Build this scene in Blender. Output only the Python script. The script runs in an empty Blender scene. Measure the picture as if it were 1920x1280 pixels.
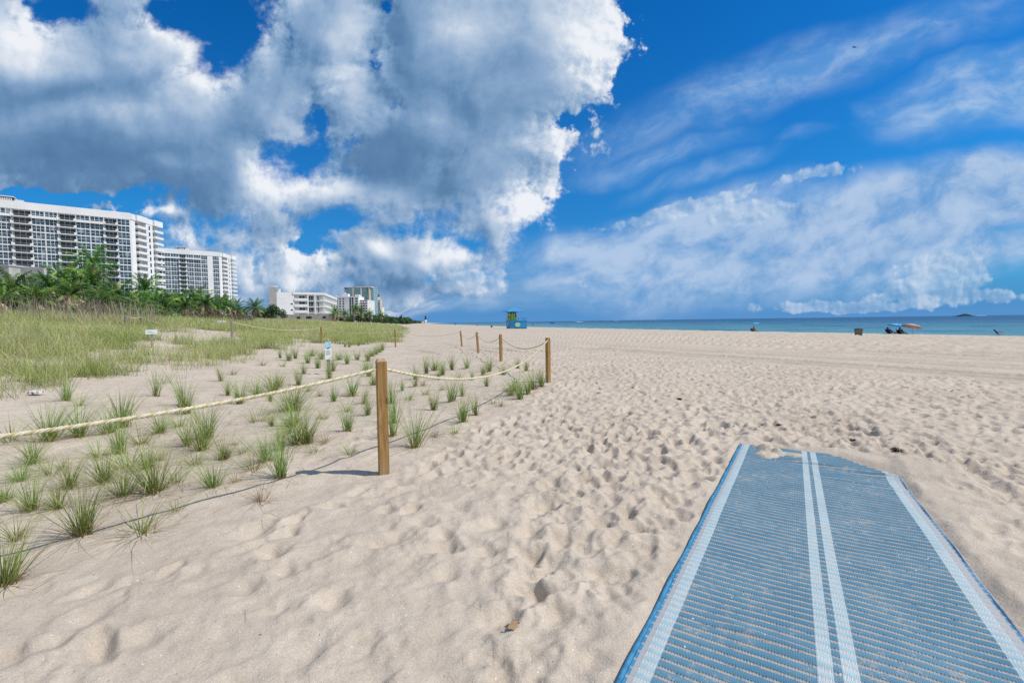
import bpy, bmesh, math, random
import numpy as np
from mathutils import Vector, Matrix
R = math.radians
scene = bpy.context.scene
col = scene.collection
rng = np.random.default_rng(7)
random.seed(11)

# ------------------------------------------------------------------ camera
F = 853.0                       # focal length in pixels of the 1920 px photograph (16 mm lens)
EYE = 1.5
PITCH = -2.477
ROLL = -0.783
CAM_M = Matrix.Translation((0, 0, EYE)) @ Matrix.Rotation(R(90 + PITCH), 4, 'X') @ Matrix.Rotation(R(ROLL), 4, 'Z')
cam_d = bpy.data.cameras.new('camera')
cam = bpy.data.objects.new('camera', cam_d)
col.objects.link(cam)
cam.matrix_world = CAM_M
cam_d.sensor_width = 36.0
cam_d.lens = F / 1920 * 36.0
cam_d.clip_start = 0.05
cam_d.clip_end = 60000
scene.camera = cam

def ray(px, py):
    d = CAM_M.to_3x3() @ Vector(((px - 960) / F, (640 - py) / F, -1.0))
    return d.normalized()
def uv(px, py):
    d = ray(px, py)
    return d.x / d.y, d.z / d.y

# ------------------------------------------------------------------ sun
SUN = Vector((0.90, -0.09, 1.17)).normalized()

# ------------------------------------------------------------------ tags and object helpers
def tag(o, label=None, cat=None, group=None, kind=None):
    if label: o['label'] = label
    if cat: o['category'] = cat
    if group: o['group'] = group
    if kind: o['kind'] = kind
    return o
def empty(name, loc=(0, 0, 0), rz=0.0, label=None, cat=None, group=None):
    o = bpy.data.objects.new(name, None)
    o.empty_display_size = 0.2
    col.objects.link(o)
    o.location = loc
    o.rotation_euler = (0, 0, rz)
    return tag(o, label, cat, group)
def copy_tree(o, parent=None):
    c = o.copy()
    col.objects.link(c)
    if parent is not None:
        c.parent = parent
    for ch in list(o.children):
        copy_tree(ch, c)
    return c

class MB:
    """collects vertices and faces, becomes one mesh object"""
    def __init__(s):
        s.v = []; s.f = []; s.m = []
    def add(s, verts, faces, mi=0):
        b = len(s.v)
        s.v.extend([tuple(v) for v in verts])
        s.f.extend([tuple(i + b for i in f) for f in faces])
        s.m.extend([mi] * len(faces))
    def box(s, x0, y0, z0, x1, y1, z1, mi=0, M=None):
        vs = [Vector(p) for p in ((x0,y0,z0),(x1,y0,z0),(x1,y1,z0),(x0,y1,z0),(x0,y0,z1),(x1,y0,z1),(x1,y1,z1),(x0,y1,z1))]
        if M is not None: vs = [M @ v for v in vs]
        s.add(vs, [(0,3,2,1),(4,5,6,7),(0,1,5,4),(1,2,6,5),(2,3,7,6),(3,0,4,7)], mi)
    def tube(s, pts, rad, n=8, mi=0, cap=True):
        pts = [Vector(p) for p in pts]
        k = len(pts)
        if not hasattr(rad, '__len__'): rad = [rad] * k
        up = None; rings = []
        for i in range(k):
            t = (pts[min(i+1, k-1)] - pts[max(i-1, 0)]).normalized()
            if up is None:
                a = Vector((0,0,1)) if abs(t.z) < .9 else Vector((1,0,0))
                up = (a - t * a.dot(t)).normalized()
            else:
                up = (up - t * up.dot(t)).normalized()
            b = t.cross(up)
            rings.append([pts[i] + (up * math.cos(2*math.pi*j/n) + b * math.sin(2*math.pi*j/n)) * rad[i] for j in range(n)])
        vs = [p for r in rings for p in r]
        fs = []
        for i in range(k-1):
            for j in range(n):
                fs.append((i*n+j, i*n+(j+1)%n, (i+1)*n+(j+1)%n, (i+1)*n+j))
        if cap:
            fs.append(tuple(reversed(range(n)))); fs.append(tuple((k-1)*n+j for j in range(n)))
        s.add(vs, fs, mi)
    def lathe(s, prof, n=16, mi=0, M=None):
        vs = []; fs = []
        for (r, z) in prof:
            for j in range(n):
                a = 2*math.pi*j/n
                vs.append(Vector((r*math.cos(a), r*math.sin(a), z)))
        k = len(prof)
        for i in range(k-1):
            for j in range(n):
                fs.append((i*n+j, i*n+(j+1)%n, (i+1)*n+(j+1)%n, (i+1)*n+j))
        fs.append(tuple(reversed(range(n)))); fs.append(tuple((k-1)*n+j for j in range(n)))
        if M is not None: vs = [M @ v for v in vs]
        s.add(vs, fs, mi)
    def prism(s, poly, z0, z1, mi=0):
        n = len(poly)
        vs = [(x, y, z0) for x, y in poly] + [(x, y, z1) for x, y in poly]
        fs = [tuple(reversed(range(n))), tuple(range(n, 2*n))] + [(i, (i+1)%n, n+(i+1)%n, n+i) for i in range(n)]
        s.add(vs, fs, mi)
    def ellipsoid(s, c, r, n=10, m=7, mi=0, M=None):
        vs = []; fs = []
        for i in range(m+1):
            th = math.pi * i / m
            for j in range(n):
                ph = 2*math.pi*j/n
                vs.append(Vector((c[0]+r[0]*math.sin(th)*math.cos(ph), c[1]+r[1]*math.sin(th)*math.sin(ph), c[2]+r[2]*math.cos(th))))
        for i in range(m):
            for j in range(n):
                fs.append((i*n+j, (i+1)*n+j, (i+1)*n+(j+1)%n, i*n+(j+1)%n))
        if M is not None: vs = [M @ v for v in vs]
        s.add(vs, fs, mi)
    def build(s, name, mats, parent=None, smooth=False, loc=None):
        me = bpy.data.meshes.new(name)
        me.from_pydata(s.v, [], s.f)
        if not isinstance(mats, (list, tuple)): mats = [mats]
        for m in mats: me.materials.append(m)
        if len(mats) > 1: me.polygons.foreach_set('material_index', s.m)
        if smooth: me.polygons.foreach_set('use_smooth', [True]*len(me.polygons))
        me.update()
        o = bpy.data.objects.new(name, me)
        col.objects.link(o)
        if parent is not None: o.parent = parent
        if loc is not None: o.location = loc
        return o

def np_mesh(name, V, Fq, mat, smooth=True, parent=None, attrs=None):
    """V (n,3) array, Fq (m,k) array of equal sized faces"""
    me = bpy.data.meshes.new(name)
    n = len(V); m, k = Fq.shape
    me.vertices.add(n)
    me.vertices.foreach_set('co', np.ascontiguousarray(V, dtype=np.float32).ravel())
    me.loops.add(m*k)
    me.loops.foreach_set('vertex_index', np.ascontiguousarray(Fq, dtype=np.int32).ravel())
    me.polygons.add(m)
    me.polygons.foreach_set('loop_start', np.arange(0, m*k, k, dtype=np.int32))
    me.polygons.foreach_set('loop_total', np.full(m, k, dtype=np.int32))
    if smooth: me.polygons.foreach_set('use_smooth', np.ones(m, dtype=bool))
    if attrs:
        for an, av in attrs.items():
            a = me.attributes.new(an, 'FLOAT', 'POINT')
            a.data.foreach_set('value', np.ascontiguousarray(av, dtype=np.float32))
    me.update(calc_edges=True)
    mats = mat if isinstance(mat, (list, tuple)) else [mat]
    for mm in mats: me.materials.append(mm)
    o = bpy.data.objects.new(name, me)
    col.objects.link(o)
    if parent is not None: o.parent = parent
    return o

# ------------------------------------------------------------------ node expressions
class E:
    """one socket of a node tree; arithmetic makes Math nodes"""
    def __init__(s, nt, sock): s.nt = nt; s.s = sock
    def _m(s, op, *a, clamp=False):
        n = s.nt.nodes.new('ShaderNodeMath'); n.operation = op; n.use_clamp = clamp
        for i, x in enumerate(a):
            if isinstance(x, E): s.nt.links.new(x.s, n.inputs[i])
            else: n.inputs[i].default_value = float(x)
        return E(s.nt, n.outputs[0])
    def __add__(s, o): return s._m('ADD', s, o)
    __radd__ = __add__
    def __sub__(s, o): return s._m('SUBTRACT', s, o)
    def __rsub__(s, o): return s._m('SUBTRACT', o, s)
    def __mul__(s, o): return s._m('MULTIPLY', s, o)
    __rmul__ = __mul__
    def __truediv__(s, o): return s._m('DIVIDE', s, o)
    def __rtruediv__(s, o): return s._m('DIVIDE', o, s)
    def __pow__(s, o): return s._m('POWER', s, o)
    def mx(s, o): return s._m('MAXIMUM', s, o)
    def mn(s, o): return s._m('MINIMUM', s, o)
    def smx(s, o, k): return s._m('SMOOTH_MAX', s, o, k)
    def smn(s, o, k): return s._m('SMOOTH_MIN', s, o, k)
    def abs(s): return s._m('ABSOLUTE', s)
    def sin(s): return s._m('SINE', s)
    def sat(s): return s._m('ADD', s, 0.0, clamp=True)
    def step(s, a, b, lo=0.0, hi=1.0, mode='SMOOTHSTEP'):
        n = s.nt.nodes.new('ShaderNodeMapRange'); n.interpolation_type = mode
        s.nt.links.new(s.s, n.inputs['Value'])
        for k, x in (('From Min', a), ('From Max', b), ('To Min', lo), ('To Max', hi)):
            if isinstance(x, E): s.nt.links.new(x.s, n.inputs[k])
            else: n.inputs[k].default_value = float(x)
        return E(s.nt, n.outputs[0])

class NT:
    flat = False
    def __init__(s, nt): s.nt = nt
    def node(s, t, **kw):
        n = s.nt.nodes.new(t)
        for k, v in kw.items(): setattr(n, k, v)
        return n
    def link(s, a, b): s.nt.links.new(a.s if isinstance(a, E) else a, b)
    def put(s, sock, x):
        if isinstance(x, E): s.nt.links.new(x.s, sock)
        elif isinstance(x, bpy.types.NodeSocket): s.nt.links.new(x, sock)
        else: sock.default_value = x
    def e(s, sock): return E(s.nt, sock)
    def xyz(s, x=0.0, y=0.0, z=0.0):
        n = s.node('ShaderNodeCombineXYZ')
        for i, a in enumerate((x, y, z)): s.put(n.inputs[i], a)
        return n.outputs[0]
    def sep(s, v):
        n = s.node('ShaderNodeSeparateXYZ'); s.link(v, n.inputs[0])
        return [E(s.nt, o) for o in n.outputs]
    def vm(s, op, a, b=None, c=None, out=0):
        n = s.node('ShaderNodeVectorMath', operation=op)
        for i, x in enumerate((a, b, c)):
            if x is None: continue
            if isinstance(x, (tuple, list)): n.inputs[i].default_value = x
            else: s.put(n.inputs[i], x)
        return n.outputs[out]
    def noise(s, v, scale, detail=2.0, rough=0.5, lac=2.0, dist=0.0, out='Fac', typ='FBM', norm=True):
        n = s.node('ShaderNodeTexNoise'); n.noise_dimensions = '2D' if s.flat else '3D'; n.noise_type = typ; n.normalize = norm
        s.link(v, n.inputs['Vector'])
        n.inputs['Scale'].default_value = scale; n.inputs['Detail'].default_value = detail
        n.inputs['Roughness'].default_value = rough; n.inputs['Lacunarity'].default_value = lac
        n.inputs['Distortion'].default_value = dist
        return E(s.nt, n.outputs['Fac']) if out == 'Fac' else n.outputs['Color']
    def voro(s, v, scale, detail=0.0, rough=0.5, lac=2.0, feature='F1', rnd=1.0, out='Distance', smooth=None):
        n = s.node('ShaderNodeTexVoronoi'); n.voronoi_dimensions = '2D' if s.flat else '3D'; n.feature = feature; n.normalize = detail > 0
        s.link(v, n.inputs['Vector']); n.inputs['Scale'].default_value = scale
        n.inputs['Detail'].default_value = detail; n.inputs['Roughness'].default_value = rough
        n.inputs['Lacunarity'].default_value = lac; n.inputs['Randomness'].default_value = rnd
        if smooth is not None: n.inputs['Smoothness'].default_value = smooth
        return E(s.nt, n.outputs['Distance']) if out == 'Distance' else n.outputs[out]
    def mix(s, f, a, b, blend='MIX'):
        n = s.node('ShaderNodeMix', data_type='RGBA', blend_type=blend)
        s.put(n.inputs[0], f)
        for i, x in ((6, a), (7, b)):
            if isinstance(x, (tuple, list)): n.inputs[i].default_value = (*x[:3], 1.0)
            else: s.put(n.inputs[i], x)
        return n.outputs[2]
    def ramp(s, f, stops, interp='LINEAR'):
        n = s.node('ShaderNodeValToRGB'); s.put(n.inputs[0], f)
        cr = n.color_ramp; cr.interpolation = interp
        while len(cr.elements) < len(stops): cr.elements.new(0.5)
        for el, (p, c) in zip(cr.elements, stops):
            el.position = p
            el.color = (*c[:3], 1.0) if isinstance(c, (tuple, list)) else (c, c, c, 1.0)
        return n.outputs[0]
    def bump(s, h, strength=0.5, dist=0.01, normal=None):
        n = s.node('ShaderNodeBump'); s.put(n.inputs['Height'], h)
        n.inputs['Strength'].default_value = strength; n.inputs['Distance'].default_value = dist
        if normal is not None: s.link(normal, n.inputs['Normal'])
        return n.outputs[0]

def srgb(r, g, b):
    f = lambda c: (c/255/12.92) if c/255 <= .04045 else ((c/255+.055)/1.055)**2.4
    return (f(r), f(g), f(b))

def material(name, build=None, color=None, rough=0.7, spec=0.3, metal=0.0):
    m = bpy.data.materials.new(name); m.use_nodes = True
    nt = m.node_tree; nt.nodes.clear()
    T = NT(nt)
    out = T.node('ShaderNodeOutputMaterial')
    p = T.node('ShaderNodeBsdfPrincipled')
    nt.links.new(p.outputs[0], out.inputs[0])
    p.inputs['Roughness'].default_value = rough
    p.inputs['Specular IOR Level'].default_value = spec
    p.inputs['Metallic'].default_value = metal
    if color is not None: p.inputs['Base Color'].default_value = (*color, 1.0)
    T.p = p; T.out = out; T.m = m
    if build: build(T)
    return m
def obj_co(T): return T.node('ShaderNodeTexCoord').outputs['Object']
def geo_pos(T): return T.node('ShaderNodeNewGeometry').outputs['Position']
def mottled(name, color, amount=0.18, scale=3.0, rough=0.75, spec=0.25, metal=0.0, bump=0.0, bscale=40.0):
    """a colour that varies gently over the surface, with fine grain"""
    def b(T):
        co = obj_co(T)
        n = T.noise(co, scale, 4, .6)
        k = T.mix(n.step(.3, .7), tuple(c*(1-amount) for c in color), tuple(min(1, c*(1+amount)) for c in color))
        T.put(T.p.inputs['Base Color'], k)
        if bump: T.put(T.p.inputs['Normal'], T.bump(T.noise(co, bscale, 4, .6), bump, .01))
    return material(name, b, None, rough, spec, metal)
# ------------------------------------------------------------------ sky: Nishita air with procedural clouds laid out by direction
world = bpy.data.worlds.new('World')
scene.world = world
world.use_nodes = True
wn = world.node_tree
wn.nodes.clear()
W = NT(wn)
W.flat = True
world.cycles.sampling_method = 'MANUAL'
world.cycles.sample_map_resolution = 256
SKY_STRENGTH = 0.1
def build_sky():
    out = W.node('ShaderNodeOutputWorld')
    bg = W.node('ShaderNodeBackground')
    bg.inputs['Strength'].default_value = SKY_STRENGTH
    W.link(bg.outputs[0], out.inputs[0])
    sky = W.node('ShaderNodeTexSky', sky_type='NISHITA', sun_disc=False)
    sky.sun_elevation = math.asin(SUN.z)
    sky.sun_rotation = math.atan2(SUN.x, SUN.y)
    sky.altitude = 0; sky.air_density = 1.0; sky.dust_density = 0.4; sky.ozone_density = 3.0
    hs = W.node('ShaderNodeHueSaturation')
    hs.inputs['Saturation'].default_value = SKY_SAT
    hs.inputs['Value'].default_value = SKY_VAL
    W.link(sky.outputs[0], hs.inputs['Color'])
    base = W.mix(1.0, hs.outputs[0], SKY_TINT, 'MULTIPLY')
    d = W.node('ShaderNodeTexCoord').outputs['Generated']
    dx, dy, dz = W.sep(d)
    yy = dy.mx(0.12)
    u = dx / yy; v = dz / yy
    p = W.xyz(u, v, 0.0)
    G = 1.0 / SKY_STRENGTH
    def C(r, g, b): return tuple(x * G for x in srgb(r, g, b))
    # pale air near the horizon
    el = v.mx(0.0)
    hz = (el * -3.6)._m('EXPONENT', el * -3.6)
    base = W.mix(hz * 0.97, base, C(58, 130, 202))
    hz2 = (el * -22.0)._m('EXPONENT', el * -22.0)
    base = W.mix(hz2 * 0.9, base, C(94, 150, 206))
    # ---- coordinates pushed about so that outlines are ragged
    w1 = W.noise(p, 3.0, 3, .5, out='Color')
    w1 = W.vm('MULTIPLY_ADD', w1, (0.16, 0.12, 0), (-0.08, -0.06, 0))
    pw = W.vm('ADD', p, w1)
    def ell(pv, spec):
        cx, cy, rx, ry = spec[:4]
        rot = spec[4] if len(spec) > 4 else 0.0
        cu, cv = uv(cx, cy)
        rx /= F; ry /= F
        if rot:
            n = W.node('ShaderNodeMapping', vector_type='TEXTURE')
            n.inputs['Location'].default_value = (cu, cv, 0)
            n.inputs['Rotation'].default_value = (0, 0, R(rot))
            n.inputs['Scale'].default_value = (rx, ry, 1)
            W.link(pv, n.inputs[0]); q = n.outputs[0]
        else:
            q = W.vm('MULTIPLY_ADD', pv, (1/rx, 1/ry, 0), (-cu/rx, -cv/ry, 0))
        return W.e(W.vm('LENGTH', q, out=1))
    def union(pv, specs, k=0.05):
        r = None
        for sp in specs:
            m = math.sqrt(sp[2] * sp[3]) / F
            e = ell(pv, sp)._m('MULTIPLY_ADD', ell(pv, sp), -m, m) if False else None
            L = ell(pv, sp)
            e = L._m('MULTIPLY_ADD', L, -m, m)
            r = e if r is None else r.smx(e, k)
        return r
    def field(pv):
        return union(pv, CLOUD, 0.035).smn(union(pv, HOLES, 0.02) * -1.55, 0.03)
    Bf = field(pw)
    lx, ly = 0.055, 0.045          # towards the sun: up and to the right
    pw2 = W.vm('ADD', pw, (lx, ly, 0))
    Bl = field(pw2)
    # ---- puffs
    def puffs(pv):
        a = W.voro(pv, 7.0, 3.0, .5, 2.3)
        b = W.noise(pv, 5.5, 10, .62, 2.1)
        return b * 0.75 - a * 0.55
    pz = W.vm('ADD', p, W.vm('MULTIPLY', w1, (.5, .5, 0)))
    n0 = puffs(pz)
    n1 = puffs(W.vm('ADD', pz, (0.022, 0.020, 0)))
    pd = W.vm('ADD', p, W.vm('MULTIPLY', w1, (.3, .3, 0)))
    nd0 = W.noise(pd, 15.0, 7, .6, 2.1); nd1 = W.noise(W.vm('ADD', pd, (0.010, 0.009, 0)), 15.0, 7, .6, 2.1)
    D = Bf + (n0 - PUFF0) * PUFF + (nd0 - .5) * 0.11
    soft = W.noise(p, 2.3, 2, .5).step(.38, .65, 0.022, 0.085)
    alpha = D.step(0.0, soft)
    emb = n0 - n1
    rim = Bf - Bl
    thick = D.step(0.0, 0.16)
    light = 0.60 + emb * (1.9 - thick * 1.3) + (nd0 - nd1) * (1.25 - thick * 1.12) + rim * 2.8 - thick * 0.22
    for sp in BRIGHT:
        L = ell(pw, sp)
        light = light + L.step(0.0, 1.0, sp[5], 0.0)
    light = light + (W.noise(pw, 3.2, 5, .55) - .5) * 0.45
    light = light.smx(.10 + (nd0 - .5) * .25, .12).sat()
    ccol = W.ramp(light, [(0.0, C(80, 118, 160)), (0.25, C(104, 142, 182)), (0.5, C(140, 170, 204)), (0.75, C(186, 203, 224)), (1.0, C(238, 242, 248))])
    # ---- veils of high thin cloud, drawn out in streaks
    n = W.node('ShaderNodeMapping', vector_type='POINT')
    n.inputs['Rotation'].default_value = (0, 0, R(-17))
    W.link(pw, n.inputs[0])
    st = W.vm('MULTIPLY', n.outputs[0], (1.6, 7.0, 1))
    sn = W.noise(st, 2.0, 7, .62, 2.0, .6)
    st2 = W.vm('MULTIPLY', n.outputs[0], (2.2, 4.2, 1))
    sn2 = W.noise(st2, 4.0, 8, .6)
    va = None
    for sp in VEIL:
        L = ell(pw, sp)
        e = L.step(sp[6] if len(sp) > 6 else 0.2, 1.0, sp[5], 0.0)
        va = e if va is None else va.mx(e)
    va = (va * (sn * 1.5 + sn2 * 0.7 - 0.1)).sat()
    vcol = W.mix(sn2.step(.35, .7), C(110, 165, 222), C(165, 195, 230))
    # ---- the broad bank over the sea
    bank = None
    for sp in BANK:
        L = ell(pw, sp)
        e = L.step(sp[6], 1.0, sp[5], 0.0)
        bank = e if bank is None else bank.mx(e)
    bank = (bank * (sn2 * 1.3 + sn * .5 + n0 * .8 + 0.12)).sat()
    bcol = W.mix((sn2 * .8 + n0 * .7).step(.25, .75), C(112, 160, 212), C(176, 200, 230))
    # ---- little heaped clouds far away over the sea
    pf = W.vm('ADD', p, W.vm('MULTIPLY', w1, (.35, .35, 0)))
    fa = W.voro(pf, 24.0, 2.0, .5, 2.2)
    fb = W.noise(pf, 20, 6, .55)
    fn = fb * .8 - fa * .3
    fa2 = W.voro(W.vm('ADD', pf, (.007, .007, 0)), 24.0, 2.0, .5, 2.2)
    Df = union(pf, FAR, 0.015) + (fn - .12) * 0.12
    falpha = Df.step(0.0, 0.02) * FAR_A
    fb2 = W.noise(W.vm('ADD', pf, (.008, .008, 0)), 20, 6, .55)
    fl = (0.52 + (fa2 - fa) * .7 + (fb - fb2) * 1.5 + (n0 - .12) * .9 - Df.step(0, .08) * .12).sat()
    fcol = W.ramp(fl, [(0.0, C(112, 154, 198)), (0.5, C(150, 184, 218)), (1.0, C(222, 232, 244))])
    c = W.mix(va, base, vcol)
    c = W.mix(bank, c, bcol)
    # ---- grey streaky cloud low over the land
    lowm = None
    for sp in LOW:
        L = ell(pw, sp)
        e = L.step(sp[6], 1.0, sp[5], 0.0)
        lowm = e if lowm is None else lowm.mx(e)
    ls = W.vm('MULTIPLY', pw, (6, 22, 1))
    ln_ = W.noise(ls, 1.0, 6, .6)
    lowm = (lowm * (ln_ * 1.5 + .12)).sat()
    lcol = W.mix(ln_.step(.35, .68), C(112, 150, 192), C(196, 210, 228))
    c = W.mix(lowm, c, lcol)
    c = W.mix(alpha, c, ccol)
    c = W.mix(falpha, c, fcol)
    # added cloud, unseen behind and overhead, to whiten the blue sky light
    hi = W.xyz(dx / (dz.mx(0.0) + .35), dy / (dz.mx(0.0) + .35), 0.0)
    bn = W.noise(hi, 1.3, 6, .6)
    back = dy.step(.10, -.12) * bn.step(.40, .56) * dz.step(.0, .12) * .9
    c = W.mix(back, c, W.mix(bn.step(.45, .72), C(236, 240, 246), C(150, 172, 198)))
    below = dz.step(-0.02, 0.0)
    c = W.mix(below, C(150, 140, 128), c)
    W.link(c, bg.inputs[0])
SKY_SAT, SKY_VAL, SKY_TINT = 1.45, 1.0, (0.22, .97, 1.22)
PUFF, PUFF0 = 0.27, 0.10
CLOUD = [(100, 95, 330, 180), (180, 230, 400, 125), (300, 315, 300, 80, -10), (520, 215, 150, 125), (500, 50, 48, 50),
         (640, 110, 170, 170), (860, 60, 290, 170), (790, 240, 200, 140), (940, 150, 160, 130), (890, 310, 130, 100),
         (1000, 262, 70, 48), (975, 385, 78, 60), (900, 418, 120, 34), (720, 372, 280, 52), (520, 372, 150, 55), (790, 482, 170, 40), (600, 505, 130, 34),
         (480, 430, 110, 50), (292, 400, 66, 24), (330, 462, 46, 30), (450, 500, 50, 70), (700, 540, 230, 20)]
HOLES = [(405, 15, 100, 55), (425, 72, 36, 36), (105, 14, 42, 28), (588, 302, 56, 30), (604, 236, 16, 50, -8), (703, 128, 6, 14), (712, 14, 8, 18, 12), (546, 58, 8, 30, 8),
         (638, 430, 82, 26), (60, 366, 190, 20), (375, 440, 40, 20, -30), (268, 428, 26, 18)]
BRIGHT = [(1070, 80, 120, 150, 0, .55), (1000, 385, 90, 80, 0, .55), (405, 130, 60, 110, 0, .40), (560, 350, 150, 60, 0, .35), (490, 35, 70, 50, 0, .25), (1020, 270, 70, 50, 0, .3),
          (760, 325, 260, 120, 0, -.23), (230, 330, 380, 110, 0, -.14), (560, 230, 120, 120, 0, -.12), (70, 90, 150, 80, 0, .22), (830, 80, 130, 110, 0, .22), (850, 465, 110, 45, 0, .40), (700, 385, 150, 40, 0, .25), (470, 490, 70, 70, 0, .22), (330, 445, 70, 40, 0, .5), (270, 395, 60, 25, 0, .5), (400, 350, 150, 70, 0, -.16), (470, 410, 60, 26, 0, .22), (700, 525, 230, 22, 0, -.22), (720, 468, 50, 22, 0, .35), (600, 485, 60, 24, 0, .32), (560, 520, 60, 16, 0, .2), (650, 360, 60, 30, 0, .2)]
VEIL = [(1500, 140, 680, 85, 19, .60, .0), (1250, 225, 320, 50, 14, .42, .0), (1860, 175, 270, 95, 18, .75, .30), (1730, 225, 130, 40, -8, .5, .2), (1230, 300, 260, 36, 10, .5, .0), (1330, 325, 200, 26, 12, .5, .0), (1510, 268, 90, 20, 12, .3, 0.0)]
BANK = [(1640, 430, 640, 110, 12, .85, .45), (1860, 370, 330, 95, 12, .9, .4), (1220, 455, 400, 85, 14, .8, .35), (1350, 510, 700, 85, 3, .75, .2), (1750, 470, 400, 90, 5, .7, .3)]
FAR = [(890, 518, 32, 9), (1770, 522, 66, 40), (1775, 494, 44, 20), (1715, 547, 60, 20), (1600, 573, 120, 8), (1840, 562, 60, 10), (1400, 402, 62, 15, 8), (1290, 388, 110, 10, 12), (1525, 334, 30, 5, 8)]
FAR_A = 0.58
LOW = [(680, 555, 290, 52, 0, .85, .3), (470, 535, 90, 75, 0, .85, .3), (900, 560, 220, 45, 0, .4, .0)]
build_sky()
# ------------------------------------------------------------------ lie of the land
SEA_Z = -1.5
_SY = np.array([-60, -30, 10, 44.8, 74.4, 130, 213, 397, 700, 1000, 1500, 2500, 6000, 20000], float)
_SX = np.array([88, 77, 62, 49.4, 38.4, 20, -3.5, -44, -113, -178, -280, -440, -980, -2900], float)
def shore_x(y): return np.interp(y, _SY, _SX)
_FY = np.array([-60, 0, 5, 12, 20, 28, 60, 100, 160, 250, 400, 700, 1500, 6000, 20000], float)
_FX = np.array([-3.5, -4.0, -4.3, -5.2, -6.2, -7.0, -13, -22, -38, -60, -96, -165, -330, -1150, -3500], float)
def foot_x(y): return np.interp(y, _FY, _FX)
def vnoise(x, y, seed=0):
    xi = np.floor(x).astype(np.int64); yi = np.floor(y).astype(np.int64)
    fx = x - xi; fy = y - yi
    fx = fx*fx*fx*(fx*(fx*6-15)+10); fy = fy*fy*fy*(fy*(fy*6-15)+10)
    def h(a, b):
        n = (a * 374761393 + b * 668265263 + seed * 1442695041) & 0xFFFFFFFF
        n = ((n ^ (n >> 13)) * 1274126177) & 0xFFFFFFFF
        n = n ^ (n >> 16)
        return (n & 0xFFFF) / 65535.0
    a = h(xi, yi); b = h(xi+1, yi); c = h(xi, yi+1); d = h(xi+1, yi+1)
    return (a*(1-fx)+b*fx)*(1-fy) + (c*(1-fx)+d*fx)*fy
def fbm(x, y, oct=4, seed=0, rough=.5):
    s = 0; a = 1; t = 0
    for i in range(oct):
        s = s + a * vnoise(x, y, seed+i*17); t += a
        x = x*2.03 + 11.3; y = y*2.03 - 7.1; a *= rough
    return s / t
def sstep(a, b, x):
    t = np.clip((x-a)/(b-a), 0, 1)
    return t*t*(3-2*t)
def H(x, y):
    x = np.asarray(x, float); y = np.asarray(y, float)
    s = foot_x(y) - x
    sp = np.where(s > 0, s, 0)
    dune = 3.3 * (1 - np.exp(-(sp / 27.0) ** 1.25))
    dune = dune + sstep(2, 10, s) * (fbm(x*.16, y*.16, 3, 5) - .5) * .55
    t = x - shore_x(y)
    sea = np.where(t > 0, -0.11 * t, 0)
    # the open beach falls gently from the planting to the crest above the water
    fall = -0.55 * sstep(0.0, 1.0, 1.0 - np.clip(-t, 0, 40) / np.minimum(40.0, np.maximum(shore_x(y) - foot_x(y), 5.0) * .9)) * (x > foot_x(y))
    return np.maximum(dune + sea + fall, -6.0)
def h1(x, y): return float(H(x, y))
def at(px, py, z=None):
    """the point of the land seen at a pixel of the photograph"""
    d = ray(px, py)
    o = Vector((0, 0, EYE))
    if z is not None:
        t = (z - EYE) / d.z
        return o + d * t
    t = 0.3; prev = t
    while t < 4000:
        p = o + d * t
        if p.z < h1(p.x, p.y):
            a, b = prev, t
            for _ in range(30):
                m = (a+b)/2; p = o + d*m
                if p.z < h1(p.x, p.y): b = m
                else: a = m
            p = o + d*b
            return Vector((p.x, p.y, h1(p.x, p.y)))
        prev = t; t *= 1.01
    return o + d * t
def far(px, py, y):
    """the point at depth y seen at a pixel"""
    d = ray(px, py)
    return Vector((0, 0, EYE)) + d * (y / d.y)
def inpoly(x, y, poly):
    r = np.zeros(np.shape(x), bool)
    n = len(poly)
    for i in range(n):
        x0, y0 = poly[i][0], poly[i][1]; x1, y1 = poly[(i+1) % n][0], poly[(i+1) % n][1]
        if y0 == y1: continue
        c = ((y0 > y) != (y1 > y)) & (x < (x1-x0)*(y-y0)/(y1-y0)+x0)
        r ^= c
    return r

# ------------------------------------------------------------------ where the beach mat lies
_a = at(1389, 834, 0.03); _b = at(1160, 1280, 0.03)
MAT_O = Vector((_b.x, _b.y, 0)); MAT_D = Vector((_a.x-_b.x, _a.y-_b.y, 0)); MAT_LEN = MAT_D.length; MAT_D.normalize()
MAT_N = Vector((MAT_D.y, -MAT_D.x, 0))
MAT_W = 1.5
MAT_LEN += .12
def mat_width(u): return 1.545 - .05*np.clip(u, -2.5, 5)
def mat_uv(x, y):
    dx = x - MAT_O.x; dy = y - MAT_O.y
    u = dx*MAT_D.x + dy*MAT_D.y
    return u, (dx*MAT_N.x + dy*MAT_N.y)/mat_width(u)*MAT_W

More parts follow.
